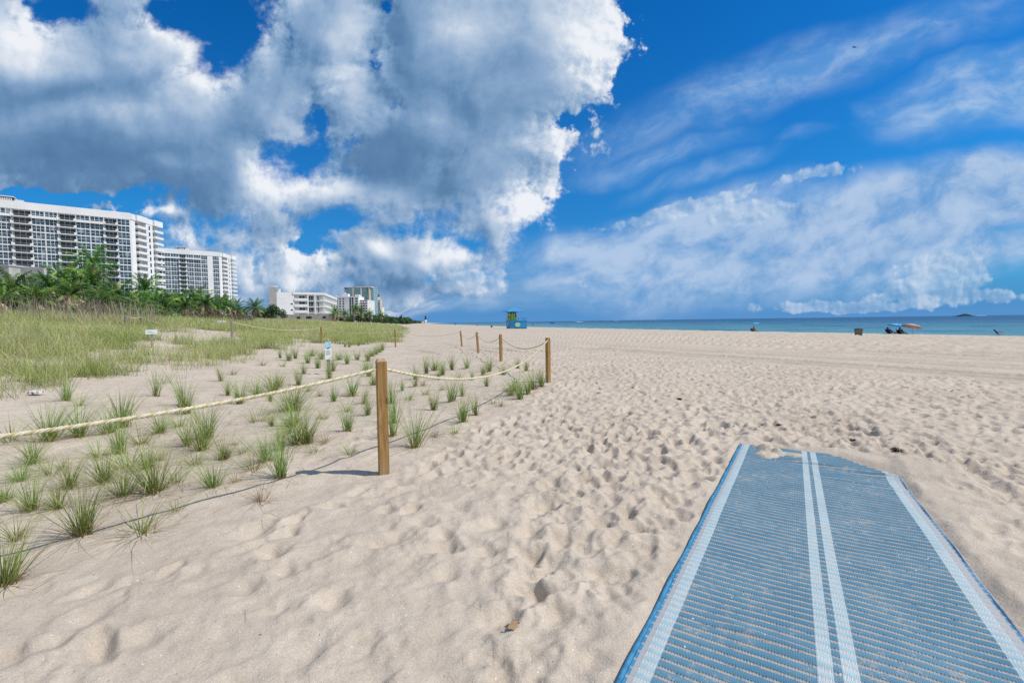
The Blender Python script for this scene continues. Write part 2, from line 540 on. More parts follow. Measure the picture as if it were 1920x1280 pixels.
# ------------------------------------------------------------------ the sand, one sheet
def build_sand():
    az = np.concatenate([np.radians(np.linspace(-66, 66, 1500)), np.radians(np.linspace(66, 294, 90))[1:-1]])
    rr = [0.6]
    while rr[-1] < 75: rr.append(rr[-1] * (1.0056 if rr[-1] < 25 else 1.012))
    while rr[-1] < 20000: rr.append(rr[-1] * 1.05)
    rr = np.array(rr)
    A, RR = np.meshgrid(az, rr)
    X = RR*np.sin(A); Y = RR*np.cos(A)
    Z = H(X, Y)
    nf = 1500
    dist = RR
    nr = np.searchsorted(rr, 75)
    D = np.zeros_like(Z)
    # broad soft unevenness of walked sand
    x = X[:nr]; y = Y[:nr]
    d = (fbm(x*1.1, y*1.1, 4, 3) - .5) * .068 + (fbm(x*4.5, y*4.5, 3, 9) - .5) * .042 + (fbm(x*14, y*14, 2, 19) - .5) * .010
    # ground that a rake has been drawn over, along the shore
    ca, sa = .49, -.872
    q = x*(-sa) + y*ca          # across the tracks
    along = x*ca + y*sa
    rb = sstep(13.6, 15.4, q + (fbm(x*.5, y*.5, 3, 21)-.5)*2.0) * sstep(2.0, 4.5, x - (-.8)) + sstep(20, 23, y)*sstep(-8, -3, x)*0.8
    rb = np.clip(rb, 0, 1)
    ph = q + (fbm(along*.05, q*.02, 2, 31)-.5)*1.2
    ridges = np.zeros_like(ph)
    c0 = 8.0
    rg = np.random.default_rng(5)
    while c0 < 60:
        w = rg.uniform(.06, .15); a = rg.uniform(.03, .085)
        ridges += a*np.exp(-((ph-c0)/w)**2)
        c0 += rg.choice([.35, .8, 1.1, 1.6, 2.1])
    ridges += np.sin(ph*2*np.pi/.19)*.006
    # planted dune: smoother, ripply
    mu, mv = mat_uv(x, y)
    rope = (-1.28, 4.54)
    # signed distance left of the rope line near -> mid
    pl = np.where(y < 4.54, (x+1.28) - (y-4.54)*.9, np.where(y < 11.1, (x+1.28) - (y-4.54)*.33, (x-.88) + (y-11.1)*.32))
    quiet = sstep(.3, -.6, pl)                       # 1 inside the planting
    near_left = sstep(.6, -1.6, x - .18*(y-2.0) + .2) * sstep(5.5, 3.0, y)
    calm = np.clip(quiet + near_left*.75, 0, 1)
    d = d * (1 - .45*calm) * (1-.75*rb) + ridges*rb*1.6 + (fbm(x*2.2, y*2.2, 3, 77)-.5)*.05*quiet
    D[:nr] = d
    # footprints and scuffs
    rg = np.random.default_rng(12)
    N = 36000
    cx = rg.uniform(-6, 24, N); cy = rg.uniform(.8, 24, N)
    cx[:2600] = rg.uniform(-2.5, 5, 2600); cy[:2600] = rg.uniform(.9, 6.5, 2600)
    lnr = np.log(rr[:nr])
    for i in range(N):
        px, py = cx[i], cy[i]
        r = math.hypot(px, py); a = math.atan2(px, py)
        if r > 26 or abs(a) > 1.13: continue
        qq = px*(-sa) + py*ca
        if qq > 14.6 and px > 1 and rg.random() < .95: continue
        plv = (px+1.28) - (py-4.54)*.9 if py < 4.54 else ((px+1.28) - (py-4.54)*.33 if py < 11.1 else (px-.88) + (py-11.1)*.32)
        if plv < .25 and rg.random() < .93: continue
        nl = px - .18*(py-2.0) + .2
        if nl < .0 and py < 4.5 and rg.random() < .78: continue
        u_, v_ = mat_uv(px, py)
        if -.15 < v_ < MAT_W + (.6 if u_ > 2.9 else .3) and u_ < MAT_LEN + .1: continue
        near = max(0.0, 1 - r/6.5)
        L = rg.uniform(.055, .130)*(1+.12*near); Wd = rg.uniform(.036, .076)*(1+.15*near); dep = rg.uniform(.012, .031) * (1.4 if rg.random() < .22 else .82) * (1-.30*near)
        th = rg.normal(.5, .8)
        half = 2.6*L
        i0 = np.searchsorted(rr, max(.6, r-half)); i1 = min(nr, np.searchsorted(rr, r+half))
        da = half / r
        j0 = np.searchsorted(az[:nf], a-da); j1 = np.searchsorted(az[:nf], a+da)
        if i1 <= i0 or j1 <= j0: continue
        xs = X[i0:i1, j0:j1]-px; ys = Y[i0:i1, j0:j1]-py
        c_, s_ = math.cos(th), math.sin(th)
        e = ((xs*s_+ys*c_)/L)**2 + ((xs*c_-ys*s_)/Wd)**2
        wobx = np.sin(xs*23+i)*np.cos(ys*19+i*1.7)*.35 + np.sin(xs*51+i*.7)*np.sin(ys*47+i)*.18
        e = np.maximum(e*(1+wobx), 0)
        skew = 1 + .55*np.clip((xs*s_+ys*c_)/L, -1.2, 1.2)
        g = np.exp(-e*e*.7 if i % 4 == 0 else -e) * -dep * skew + np.exp(-(np.sqrt(e)-1.7)**2*3.0)*dep*.26
        D[i0:i1, j0:j1] += g
    # lines of bare and shod footprints crossing the sand
    def dent(px, py, th, L, Wd, dep, p=1.6):
        r = math.hypot(px, py); a = math.atan2(px, py)
        if r > 24 or r < .9 or abs(a) > 1.12: return
        half = 2.4*L
        i0 = np.searchsorted(rr, max(.6, r-half)); i1 = min(nr, np.searchsorted(rr, r+half)); da = half/r
        j0 = np.searchsorted(az[:nf], a-da); j1 = np.searchsorted(az[:nf], a+da)
        if i1 <= i0 or j1 <= j0: return
        xs = X[i0:i1, j0:j1]-px; ys = Y[i0:i1, j0:j1]-py
        c_, s_ = math.cos(th), math.sin(th)
        e = ((xs*s_+ys*c_)/L)**2 + ((xs*c_-ys*s_)/Wd)**2
        D[i0:i1, j0:j1] += -dep*np.exp(-e**p) + dep*.45*np.exp(-(np.sqrt(e)-1.45)**2*9.0)
    for tr in range(95):
        px, py = rg.uniform(-1.5, 16), rg.uniform(1.0, 16)
        th = rg.choice([.55, .55+math.pi, -.35, 1.2, .1]) + rg.normal(0, .25)
        for k in range(rg.integers(6, 16)):
            sgn = 1 if k % 2 else -1
            fx = px + math.cos(th)*.09*sgn; fy = py - math.sin(th)*.09*sgn
            plv = (fx+1.28) - (fy-4.54)*.9 if fy < 4.54 else ((fx+1.28) - (fy-4.54)*.33 if fy < 11.1 else (fx-.88) + (fy-11.1)*.32)
            u_, v_ = mat_uv(fx, fy)
            qq = fx*(-sa) + fy*ca
            if plv > .35 and not (math.hypot(fx, fy) < 5.0 and fx < .5) and not (-.2 < v_ < MAT_W+.35 and u_ < MAT_LEN+.1) and not (qq > 14.4 and fx > 1):
                dp = rg.uniform(.012, .027); tl = th + .12*sgn
                dent(fx+math.sin(tl)*.055, fy+math.cos(tl)*.055, tl, .078, .052, dp)
                dent(fx-math.sin(tl)*.072, fy-math.cos(tl)*.072, tl, .050, .042, dp*1.1)
            th += rg.normal(0, .06)
            px += math.sin(th)*rg.uniform(.55, .72); py += math.cos(th)*rg.uniform(.55, .72)
    # flatten under the mat, pile sand over its far end and right edge
    mu, mv = mat_uv(X, Y)
    inside = sstep(-.10, .02, mv) * sstep(MAT_W+.10, MAT_W-.02, mv) * sstep(MAT_LEN+.25, MAT_LEN, mu)
    D = D*(1-inside) - .012*inside
    nz = fbm(X*2.2, Y*2.2, 4, 51) - .5
    nzf = fbm(X*9, Y*9, 3, 52) - .5
    # bank along the far end, deeper towards the right
    endu = np.interp(mv, [0, .35, .65, 1.05, 1.35, 1.5], [4.16, 4.26, 4.18, 4.03, 3.74, 3.62]) + nz*.14
    cover = sstep(-.06, .34, mu - endu) * sstep(-.15, .0, mv) * sstep(MAT_W+1.2, MAT_W-.0, mv) * sstep(MAT_LEN+1.4, MAT_LEN-.3, mu)
    D = D + cover*.075
    rside = sstep(-.06, .12, mv - MAT_W - nz*.05) * sstep(MAT_W+.9, MAT_W+.1, mv) * sstep(MAT_LEN+.3, MAT_LEN-.4, mu)
    D = D + rside*.022
    # patch lying on the mat in its far left corner, and small spills
    for (pu, pv, lu, lv, hh) in ((3.93, .30, .22, .20, .062), (3.98, .50, .09, .20, .056), (4.12, .26, .14, .20, .062)):
        e = ((mu-pu)/lu)**2 + ((mv-pv)/lv)**2 + nz*1.2 + nzf*.7
        D = D + hh*sstep(1.15, .15, e)*inside
    Z = Z + D
    n_r, n_a = X.shape
    V = np.stack([X, Y, Z], -1).reshape(-1, 3)
    idx = np.arange(n_r*n_a).reshape(n_r, n_a)
    a = idx[:-1]; b = idx[1:]
    Q = np.stack([a, np.roll(a, -1, 1), np.roll(b, -1, 1), b], -1).reshape(-1, 4)
    # close the hole under the camera
    V = np.vstack([V, [[0, 0, 0]]])
    c = len(V)-1
    ring = idx[0]; nx = np.roll(ring, -1)
    V2 = V
    Qc = np.stack([np.full(n_a, c), nx, ring, ring], -1)
    Tn = np.stack([np.full(n_a//2, c), np.roll(ring, -2)[::2][:n_a//2], nx[::2][:n_a//2], ring[::2][:n_a//2]], -1)
    Q = np.vstack([Q, Tn])
    def sandmat(T):
        P = geo_pos(T)
        big = T.noise(P, .55, 4, .55)
        med = T.noise(P, 6.0, 4, .6)
        fine = T.noise(P, 260.0, 2, .7)
        fine2 = T.noise(P, 90.0, 3, .7)
        k = (big*.5 + med*.5).step(.3, .7)
        c1 = T.mix(k, SAND_A, SAND_B)
        c2 = T.mix((fine*.6+fine2*.4).step(.3, .72), T.mix(1.0, c1, (.74, .72, .70), 'MULTIPLY'), T.mix(1.0, c1, (1.16, 1.16, 1.17), 'MULTIPLY'))
        # dark grains and bits of shell
        v = T.voro(P, 42.0); vc = T.voro(P, 42.0, out='Color')
        r_, g_, b_ = T.sep(vc)
        dark = v.step(.10, .16, 1, 0) * r_.step(.90, .93)
        lite = v.step(.12, .20, 1, 0) * g_.step(.93, .95)
        c3 = T.mix(dark*.75, c2, (.07, .045, .03))
        c3 = T.mix(lite*.8, c3, (.80, .78, .74))
        v2 = T.voro(P, 9.0); r2, g2, b2 = T.sep(T.voro(P, 9.0, out='Color'))
        bit = v2.step(.045, .07, 1, 0) * r2.step(.72, .75)
        c3 = T.mix(bit*.8, c3, T.mix(g2.step(.45, .55), (.08, .05, .03), (.85, .83, .80)))
        T.put(T.p.inputs['Base Color'], c3)
        b1 = T.bump(T.noise(P, 14.0, 5, .65), .35, .03)
        b2_ = T.bump(fine*.6 + fine2*.7, .55, .006, b1)
        T.put(T.p.inputs['Normal'], b2_)
    SAND_A, SAND_B = (.445, .381, .304), (.56, .487, .397)
    m = material('sand', sandmat, rough=.95, spec=.08)
    o = np_mesh('sand', V, Q, m)
    tag(o, kind='structure')
    o['label'] = 'pale beach sand pitted with footprints and raked along the shore'
    return o
sand = build_sand()
bpy.context.view_layer.update()
def on_sand(p):
    hit, loc, nrm, fi = sand.ray_cast(Vector((p.x, p.y, 8)), Vector((0, 0, -1)))
    return Vector((p.x, p.y, loc.z if hit else p.z))

# ------------------------------------------------------------------ the sea
def build_sea():
    ys = np.concatenate([np.linspace(-60, 160, 56), np.geomspace(170, 30000, 60)])
    ts = np.concatenate([[0], np.geomspace(1, 30000, 110)])
    Yg, Tg = np.meshgrid(ys, ts)
    Xg = shore_x(Yg) + Tg - .5
    V = np.stack([Xg, Yg, np.full_like(Xg, SEA_Z)], -1).reshape(-1, 3)
    n, k = Xg.shape
    idx = np.arange(n*k).reshape(n, k)
    Q = np.stack([idx[:-1, :-1], idx[1:, :-1], idx[1:, 1:], idx[:-1, 1:]], -1).reshape(-1, 4)
    def sm(T):
        P = geo_pos(T)
        dcol = T.node('ShaderNodeAttribute', attribute_name='offshore').outputs['Fac']
        dist = T.e(dcol)
        st = T.vm('MULTIPLY', P, (.05, .02, 1))
        n1 = T.noise(st, 1.0, 5, .6)
        n2 = T.noise(T.vm('MULTIPLY', P, (.085, .060, 1)), 1.0, 5, .68)
        n3 = T.noise(T.vm('MULTIPLY', P, (.012, .006, 1)), 1.0, 3, .6)
        base = T.ramp((dist * .0022)._m('POWER', (dist*.0022).mn(1.0), .5) + (n1-.5)*.18 + (n3-.5)*.30, [(0.0, (.30, .40, .39)), (.08, (.15, .30, .34)), (.3, (.08, .225, .285)), (.7, (.045, .14, .24)), (1.0, (.028, .10, .20))])
        base = T.mix(n2.step(.50, .68)*.75, base, (.006, .075, .15))
        base = T.mix(n2.step(.42, .30)*.35, base, (.16, .36, .46))
        # a thin line of foam where the sea meets the sand
        foam = (dist + (n1-.5)*14).step(7.5, 11.5, 1, 0) * T.noise(P, .8, 4, .7).step(.42, .55)
        base = T.mix(foam*.8, base, (.75, .78, .78))
        T.put(T.p.inputs['Base Color'], base)
        w1 = T.noise(T.vm('MULTIPLY', P, (.9, .32, 1)), 1.0, 4, .6)
        w2 = T.noise(T.vm('MULTIPLY', P, (.16, .05, 1)), 1.0, 3, .6)
        T.put(T.p.inputs['Normal'], T.bump(w1*.35 + w2*1.0, .8, 1.2))
    m = material('sea_water', sm, rough=.55, spec=.10)
    o = np_mesh('sea', V, Q, m, attrs={'offshore': Tg.reshape(-1)})
    tag(o, kind='structure')
    o['label'] = 'turquoise to deep blue sea beyond the sand'
    return o
sea = build_sea()
# ------------------------------------------------------------------ the ribbed roll-out beach mat
def build_mat():
    L = MAT_LEN + 2.2                     # runs on behind the photographer
    PITCH_R = .0560
    nseg = 8
    n_l = int(L / PITCH_R) * nseg
    us = np.linspace(-2.2, MAT_LEN - .02, n_l)
    nv = 60
    vs = np.linspace(0.0, MAT_W, nv)
    U, Vv = np.meshgrid(us, vs, indexing='ij')
    ph = U / PITCH_R
    fr = ph - np.floor(ph)
    prof = .5 + .5*np.cos(2*np.pi*fr)
    prof = prof ** .6
    edge = sstep(.030, .055, Vv) * sstep(MAT_W-.03, MAT_W-.06, Vv)
    wob = (fbm(U*1.3, Vv*1.3, 3, 8) - .5) * .022 + (fbm(U*5, Vv*1.2, 2, 18)-.5)*.008
    z = .012 + wob + prof*.009*edge
    # ruck where the far end has lifted
    z += .03*np.exp(-((U-(MAT_LEN-.42-.12*Vv))/.05)**2)*sstep(.35, .8, Vv) + .014*np.exp(-((U-(MAT_LEN-.80-.10*Vv))/.05)**2)*sstep(.6, 1.0, Vv)
    z += .016*np.exp(-((U-.62+.10*(Vv-.4))/.04)**2)*sstep(.25, .4, Vv)*sstep(.85, .65, Vv)
    # the right-hand edge drifts inwards towards the far end
    side = Vv/MAT_W*mat_width(U)
    X = MAT_O.x + U*MAT_D.x + side*MAT_N.x
    Y = MAT_O.y + U*MAT_D.y + side*MAT_N.y
    P = np.stack([X, Y, z], -1).reshape(-1, 3)
    idx = np.arange(n_l*nv).reshape(n_l, nv)
    Q = np.stack([idx[:-1, :-1], idx[:-1, 1:], idx[1:, 1:], idx[1:, :-1]], -1).reshape(-1, 4)
    def mm(T):
        ua = T.e(T.node('ShaderNodeAttribute', attribute_name='along').outputs['Fac'])
        va = T.e(T.node('ShaderNodeAttribute', attribute_name='across').outputs['Fac'])
        P = geo_pos(T)
        f = (ua / PITCH_R)._m('FRACT', ua / PITCH_R)
        crest = (f - .5).abs() * 2.0                # 1 on the crest, 0 in the groove
        def band(a, b): return va.step(a-.002, a+.002) * va.step(b-.002, b+.002, 1, 0)
        stripe = band(.034, .098).mx(band(1.380, 1.445))
        stripe = stripe.mx(band(.670, .726)).mx(band(.758, .816))
        hem = va.step(.010, .014, 1, 0).mx(va.step(MAT_W-.016, MAT_W-.012))
        seam = band(.012, .034).mx(band(1.445, MAT_W-.014))
        # open weave: teeth in the grooves
        tw = (va * (2*math.pi/.0125)).sin()
        teeth = tw.step(-.15, .35) * crest.step(.26, .44, 1, 0) * crest.step(.04, .12)
        n1 = T.noise(P, 3.0, 4, .6); n2 = T.noise(P, 120.0, 3, .7); n3 = T.noise(P, 18.0, 4, .65)
        blue = T.mix(n1.step(.3, .7), (.078, .190, .268), (.118, .245, .322))
        yarn = (va * (2*math.pi/.006)).sin()
        blue = T.mix(yarn.step(-1, 1)*.30, blue, (.07, .22, .36))
        white = T.mix((n1*.5+n3*.5).step(.3, .7), (.31, .425, .465), (.42, .525, .555))
        c = T.mix(stripe, blue, white)
        c = T.mix(seam, c, (.36, .38, .40))
        c = T.mix(hem, c, (.05, .23, .40))
        nost = 1.0 - stripe.mx(seam).mx(hem)*.8
        c = T.mix(teeth * nost * .9, c, (.010, .020, .030))
        wt = teeth * stripe * .7
        c = T.mix(wt, c, (.80, .84, .86))
        # sand caught in the grooves and strewn in patches
        groove = crest.step(.14, .38, 1, 0)
        sandy = (groove * (n2*.7 + n3*.8).step(.52, .76) * (1.0 - stripe*.5)).mx((n3*.6 + n2*.35 + n1*.35).step(.70, .82)*.75)
        c = T.mix(sandy * .85, c, T.mix(n2, (.36, .30, .25), (.52, .45, .38)))
        v = T.voro(P, 26.0); r_, g_, b_ = T.sep(T.voro(P, 26.0, out='Color'))
        bit = v.step(.07, .12, 1, 0) * r_.step(.90, .92)
        c = T.mix(bit, c, (.78, .76, .72))
        T.put(T.p.inputs['Base Color'], c)
        h = yarn*.25 + n2*.8 - teeth*1.5*nost + sandy*.6
        T.put(T.p.inputs['Normal'], T.bump(h, .5, .003))
    m = material('woven_mat', mm, rough=.75, spec=.2)
    root = empty('beach_mat', (MAT_O.x, MAT_O.y, 0), 0, 'long blue ribbed access mat with white stripes laid on the sand', 'mat')
    sh = np_mesh('woven_sheet', P, Q, m, attrs={'along': U.reshape(-1)+10*PITCH_R*10, 'across': Vv.reshape(-1)})
    sh.parent = root; sh.matrix_parent_inverse = root.matrix_basis.inverted()
    hm = mottled('mat_binding', (.045, .20, .35), .25, 20, .7, .2, bump=.4, bscale=300)
    hm2 = mottled('mat_binding_dusty', (.27, .31, .35), .25, 12, .8, .2, bump=.4, bscale=300)
    for k, (v0, mt) in enumerate(((-.012, hm), (MAT_W+.006, hm2))):
        b = MB()
        pts = []
        for i in range(160):
            u = -2.2 + (MAT_LEN-.02+2.2)*i/159
            v1 = v0 if v0 < 0 else v0/MAT_W*float(mat_width(u))
            zz = (.012 if k == 0 else .008) + .004*math.sin(u*9+k) + (float(fbm(np.array(u*1.3), np.array(max(0, v0)*1.3), 3, 8))-.5)*.022
            pts.append((MAT_O.x+u*MAT_D.x+v1*MAT_N.x, MAT_O.y+u*MAT_D.y+v1*MAT_N.y, zz))
        b.tube(pts, .012 if k == 0 else .008, 7)
        o = b.build('edge_binding', mt, None, True)
        o.parent = root; o.matrix_parent_inverse = root.matrix_basis.inverted()
    return root
build_mat()
# ------------------------------------------------------------------ wooden posts and ropes round the planted dune
def wood(name, light, dark, greyed=0.0):
    def b(T):
        co = obj_co(T)
        st = T.vm('MULTIPLY', co, (38, 38, 2.2))
        w = T.noise(co, 2.0, 3, .5, out='Color')
        st = T.vm('ADD', st, T.vm('MULTIPLY', w, (1.5, 1.5, 1.5)))
        g1 = T.noise(st, 1.0, 5, .62, dist=.4)
        g2 = T.noise(T.vm('MULTIPLY', co, (210, 210, 5)), 1.0, 3, .6)
        k = (g1*.75 + g2*.35).step(.38, .72)
        c = T.mix(k, dark, light)
        blot = T.noise(co, 3.2, 3, .6)
        c = T.mix(blot.step(.52, .75)*.45, c, tuple(x*.55 for x in dark))
        v = T.voro(T.vm('MULTIPLY', co, (9, 9, 3.1)), 1.0)
        c = T.mix(v.step(.05, .16, 1, 0)*.7, c, tuple(x*.35 for x in dark))
        x, y, z = T.sep(co)
        c = T.mix(z.step(.02, .22, .30, 0), c, (.30, .24, .18))
        if greyed: c = T.mix(greyed, c, (.30, .28, .25))
        T.put(T.p.inputs['Base Color'], c)
        T.put(T.p.inputs['Normal'], T.bump(g1*.6+g2*.5, .5, .006))
    return material(name, b, rough=.8, spec=.2)
WOOD = wood('treated_wood', (.47, .285, .105), (.245, .130, .045))
WOOD_GREY = wood('weathered_wood', (.36, .28, .20), (.18, .13, .09), .5)
WOOD_END = mottled('end_grain', (.42, .30, .19), .3, 25, .85, .15)
HOLE = mottled('drilled_hole', (.02, .014, .01), .1, 10, .9, .1)

def make_post(h, w, flat, seed):
    """square post with a dog-eared or pyramid top and a rope hole, its foot in the sand"""
    rg = random.Random(seed)
    m = MB(); a = w/2; ch = .006
    # chamfered section
    sec = [(-a+ch,-a),(a-ch,-a),(a,-a+ch),(a,a-ch),(a-ch,a),(-a+ch,a),(-a,a-ch),(-a,-a+ch)]
    levels = [-.35, 0.0]
    n = 14
    rings = []
    for i in range(n+1):
        z = -.35 + (h - .03 + .35) * i / n
        rings.append([(x*(1+rg.uniform(-.006,.006)), y*(1+rg.uniform(-.006,.006)), z) for x, y in sec])
    vs = [p for r in rings for p in r]; fs = []
    for i in range(n):
        for j in range(8):
            fs.append((i*8+j, i*8+(j+1)%8, (i+1)*8+(j+1)%8, (i+1)*8+j))
    m.add(vs, fs, 0)
    top = [(x*.72, y*.72, h-.004) for x, y in sec]
    b = len(m.v); m.v.extend(top)
    k0 = n*8
    for j in range(8):
        m.f.append((k0+j, k0+(j+1)%8, b+(j+1)%8, b+j)); m.m.append(1 if flat else 0)
    m.f.append(tuple(b+j for j in range(8))); m.m.append(1)
    return m
# foot pixel, top pixel row, width, yaw, lean
POSTS = [
    ('K', None, None, .098, .35, (0, 0)),
    ('A', (720, 888), 668, .098, R(24), (0, 0)),
    ('B', (1028, 717), 632, .095, R(38), (0, 0)),
    ('C', (939.5, 678), 626, .095, R(30), (-.004, 0)),
    ('D', (896.8, 662), 622, .095, R(20), (-.055, 0)),
    ('E', (866, 650), 619.5, .095, R(10), (-.07, 0)),
    ('F', (741.5, 651), 617, .095, R(15), (0, 0)),
    ('G', (602.5, 642), 612, .095, R(12), (.01, 0)),
    ('H', (435, 634), 600, .11, R(20), (0, 0)),
    ('I', (236, 616), 591, .12, R(8), (.01, 0)),
    ('J', (264.5, 613), 593, .12, R(8), (.0, 0)),
]
POST_LABEL = {
    'K': 'brown square post at the near end of the rope beyond the frame',
    'A': 'tall brown square wooden post nearest the viewer with rope through its top',
    'B': 'brown wooden post at the seaward corner of the rope fence beside a grass clump',
    'C': 'second brown post beyond the seaward corner of the rope fence',
    'D': 'slightly leaning thin brown post between two other posts of the seaward rope',
    'E': 'leaning brown post at the far corner of the rope fence',
    'F': 'lone brown post on bare sand in front of the far green dune strip',
    'G': 'brown post standing in grass behind the pale blue information sign',
    'H': 'weathered grey post beside the small tan sign on the dune',
    'I': 'weathered post in dune grass in front of the large-leaved shrubs',
    'J': 'thin grey post behind the grass just right of another weathered post',
}
P_TOP = {}; P_BASE = {}
for k, foot, top, w, yaw, lean in POSTS:
    if foot is None:
        base = Vector((-4.75, .62, 0)); base.z = h1(base.x, base.y); h = 1.15
    else:
        base = at(*foot)
        h = (foot[1]-top)/F*base.y
        h = h * 1.0
    mt = WOOD_GREY if k in 'HIJ' else WOOD
    o = make_post(h, w, k == 'A', ord(k)).build('rope_post', [mt, WOOD_END])
    o.location = base
    o.rotation_euler = (0, 0, yaw)
    o.rotation_euler.rotate(Matrix.Rotation(lean[0], 3, 'Y').to_euler())
    tag(o, POST_LABEL[k], 'post', 'wooden posts of the rope fence')
    P_BASE[k] = base
    P_TOP[k] = base + Vector((math.sin(lean[0])*h, 0, h*math.cos(lean[0])))
    # drilled hole
    hb = MB(); zz = h - .095
    hb.lathe([(.0215, -w*.5-.0012), (.0215, w*.5+.0012)], 14, 0, Matrix.Translation((0, 0, zz)) @ Matrix.Rotation(R(90), 4, 'Y'))
    hb.build('rope_hole', HOLE, o)

def ropemat(name, a, b_, scale):
    def b(T):
        co = obj_co(T)
        n = T.noise(co, 9.0, 4, .6)
        f = T.noise(co, 420.0, 3, .7)
        c = T.mix((n*.6+f*.5).step(.35, .75), a, b_)
        T.put(T.p.inputs['Base Color'], c)
        T.put(T.p.inputs['Normal'], T.bump(f, .6, .003))
    return material(name, b, rough=.8, spec=.15)
ROPE_PALE = ropemat('rope_pale', (.55, .49, .34), (.72, .67, .52), 9)
ROPE_SHADE = ropemat('rope_shade', (.42, .34, .16), (.60, .52, .28), 9)  # yellower strand: shading between the strands put into its colour
def catenary(p, q, sag, n):
    pts = []
    for i in range(n+1):
        t = i/n
        v = p.lerp(q, t); v.z -= sag*4*t*(1-t)
        pts.append(v)
    return pts
def rope(p, q, sag, label, strands=True, r=.0150):
    L = (q-p).length
    m = MB()
    pitch = .082
    n = int(L/pitch*(10 if strands else 5))
    pts = catenary(p, q, sag, n)
    for s in range(3):
        path = []
        for i, c in enumerate(pts):
            t = (pts[min(i+1, n)]-pts[max(i-1, 0)]).normalized()
            side = t.cross(Vector((0, 0, 1))).normalized(); up = side.cross(t)
            a = 2*math.pi*(L*i/n/pitch + s/3)
            path.append(c + (side*math.cos(a)+up*math.sin(a))*r*.53)
        m.tube(path, r*.52, 7 if strands else 5, 1 if s == 0 else 0)
    o = m.build('fence_rope', [ROPE_PALE, ROPE_SHADE], None, True)
    return tag(o, label, 'rope', 'ropes slung between the posts')
def hole(k, d=.095): return P_TOP[k] - Vector((0, 0, d))
rope(hole('K'), hole('A'), .20, 'thick pale twisted rope sloping from the nearest post out at the left edge')
rope(hole('A'), hole('B', .06), .43, 'pale rope hanging in a deep curve from the nearest post to the seaward corner post')
rope(hole('B', .10), hole('C'), .30, 'slack rope between the seaward corner post and the next post beyond it')
rope(hole('C'), hole('D'), .30, 'short slack rope leading to the slightly leaning thin post', False)
rope(hole('D'), hole('E'), .32, 'sagging rope between two leaning posts by the raked sand', False)
rope(hole('E'), hole('F'), .30, 'faint long rope across bare sand to the lone post', False)
rope(hole('F'), hole('G'), .25, 'rope from the lone post up to the post behind the blue sign', False)
rope(hole('G'), hole('H'), .28, 'long rope across grass between the brown post and the weathered post', False, .019)
rope(hole('H'), hole('J', .05), .5, 'rope sagging low over dune grass to the weathered posts', False, .019)
rope(hole('J', .05), hole('I', .05), .1, 'short rope joining the two weathered posts on the dune', False, .019)
# ------------------------------------------------------------------ grass
def grassmat(name, base, mid, tip, dry):
    def b(T):
        h = T.e(T.node('ShaderNodeAttribute', attribute_name='up').outputs['Fac'])
        tone = T.e(T.node('ShaderNodeAttribute', attribute_name='tone').outputs['Fac'])
        oi = T.e(T.node('ShaderNodeObjectInfo').outputs['Random'])
        g = T.ramp(h, [(0, base), (.28, mid), (1, tip)])
        c = T.mix(tone.step(.62, 1.0), g, dry)
        c = T.mix(tone.step(.0, .35, .55, 0), c, tuple(x*.5 for x in mid))
        hs = T.node('ShaderNodeHueSaturation')
        T.put(hs.inputs['Hue'], oi*.04 + .48)
        T.put(hs.inputs['Value'], oi*.35 + .85)
        T.put(hs.inputs['Color'], c)
        T.link(hs.outputs[0], T.p.inputs['Base Color'])
        tr = T.node('ShaderNodeBsdfTranslucent')
        T.link(hs.outputs[0], tr.inputs['Color'])
        mx = T.node('ShaderNodeMixShader'); mx.inputs[0].default_value = .35
        T.link(T.p.outputs[0], mx.inputs[1]); T.link(tr.outputs[0], mx.inputs[2])
        T.link(mx.outputs[0], T.out.inputs[0])
    return material(name, b, rough=.55, spec=.25)
G_GREEN = grassmat('beach_grass_green', (.29, .18, .08), (.215, .315, .065), (.46, .52, .19), (.54, .42, .23))
G_DRY = grassmat('beach_grass_dry', (.24, .15, .07), (.30, .19, .08), (.42, .28, .14), (.45, .33, .19))
G_DUNE = grassmat('dune_grass', (.30, .24, .10), (.35, .47, .12), (.62, .71, .28), (.66, .58, .35))

def blades(rg, x, y, z, h, lean, az, width, bend, tone, nseg=4):
    """arrays of n blades -> verts, quads, attributes"""
    n = len(x)
    t = np.linspace(0, 1, nseg+1)
    T_ = t[None, :]
    out = lean[:, None]*T_ + bend[:, None]*T_**2.4
    hh = h[:, None]*(T_ - .28*np.clip(bend[:, None]/h[:, None], 0, 1.6)*T_**3)
    cx = x[:, None] + np.cos(az)[:, None]*out
    cy = y[:, None] + np.sin(az)[:, None]*out
    cz = z[:, None] + hh
    tw = az + np.pi/2 + rg.uniform(-.9, .9, n)
    wv = width[:, None]*(1 - T_**1.6*.93)
    ox = np.cos(tw)[:, None]*wv*.5; oy = np.sin(tw)[:, None]*wv*.5
    V = np.stack([np.stack([cx-ox, cy-oy, cz], -1), np.stack([cx+ox, cy+oy, cz], -1)], 2)   # n, seg+1, 2, 3
    V = V.reshape(-1, 3)
    b0 = (np.arange(n)*(nseg+1)*2)[:, None] + (np.arange(nseg)*2)[None, :]
    Q = np.stack([b0, b0+1, b0+3, b0+2], -1).reshape(-1, 4)
    up = np.broadcast_to(T_[:, :, None], (n, nseg+1, 2)).reshape(-1)
    tn = np.broadcast_to(tone[:, None, None], (n, nseg+1, 2)).reshape(-1)
    return V, Q, up, tn
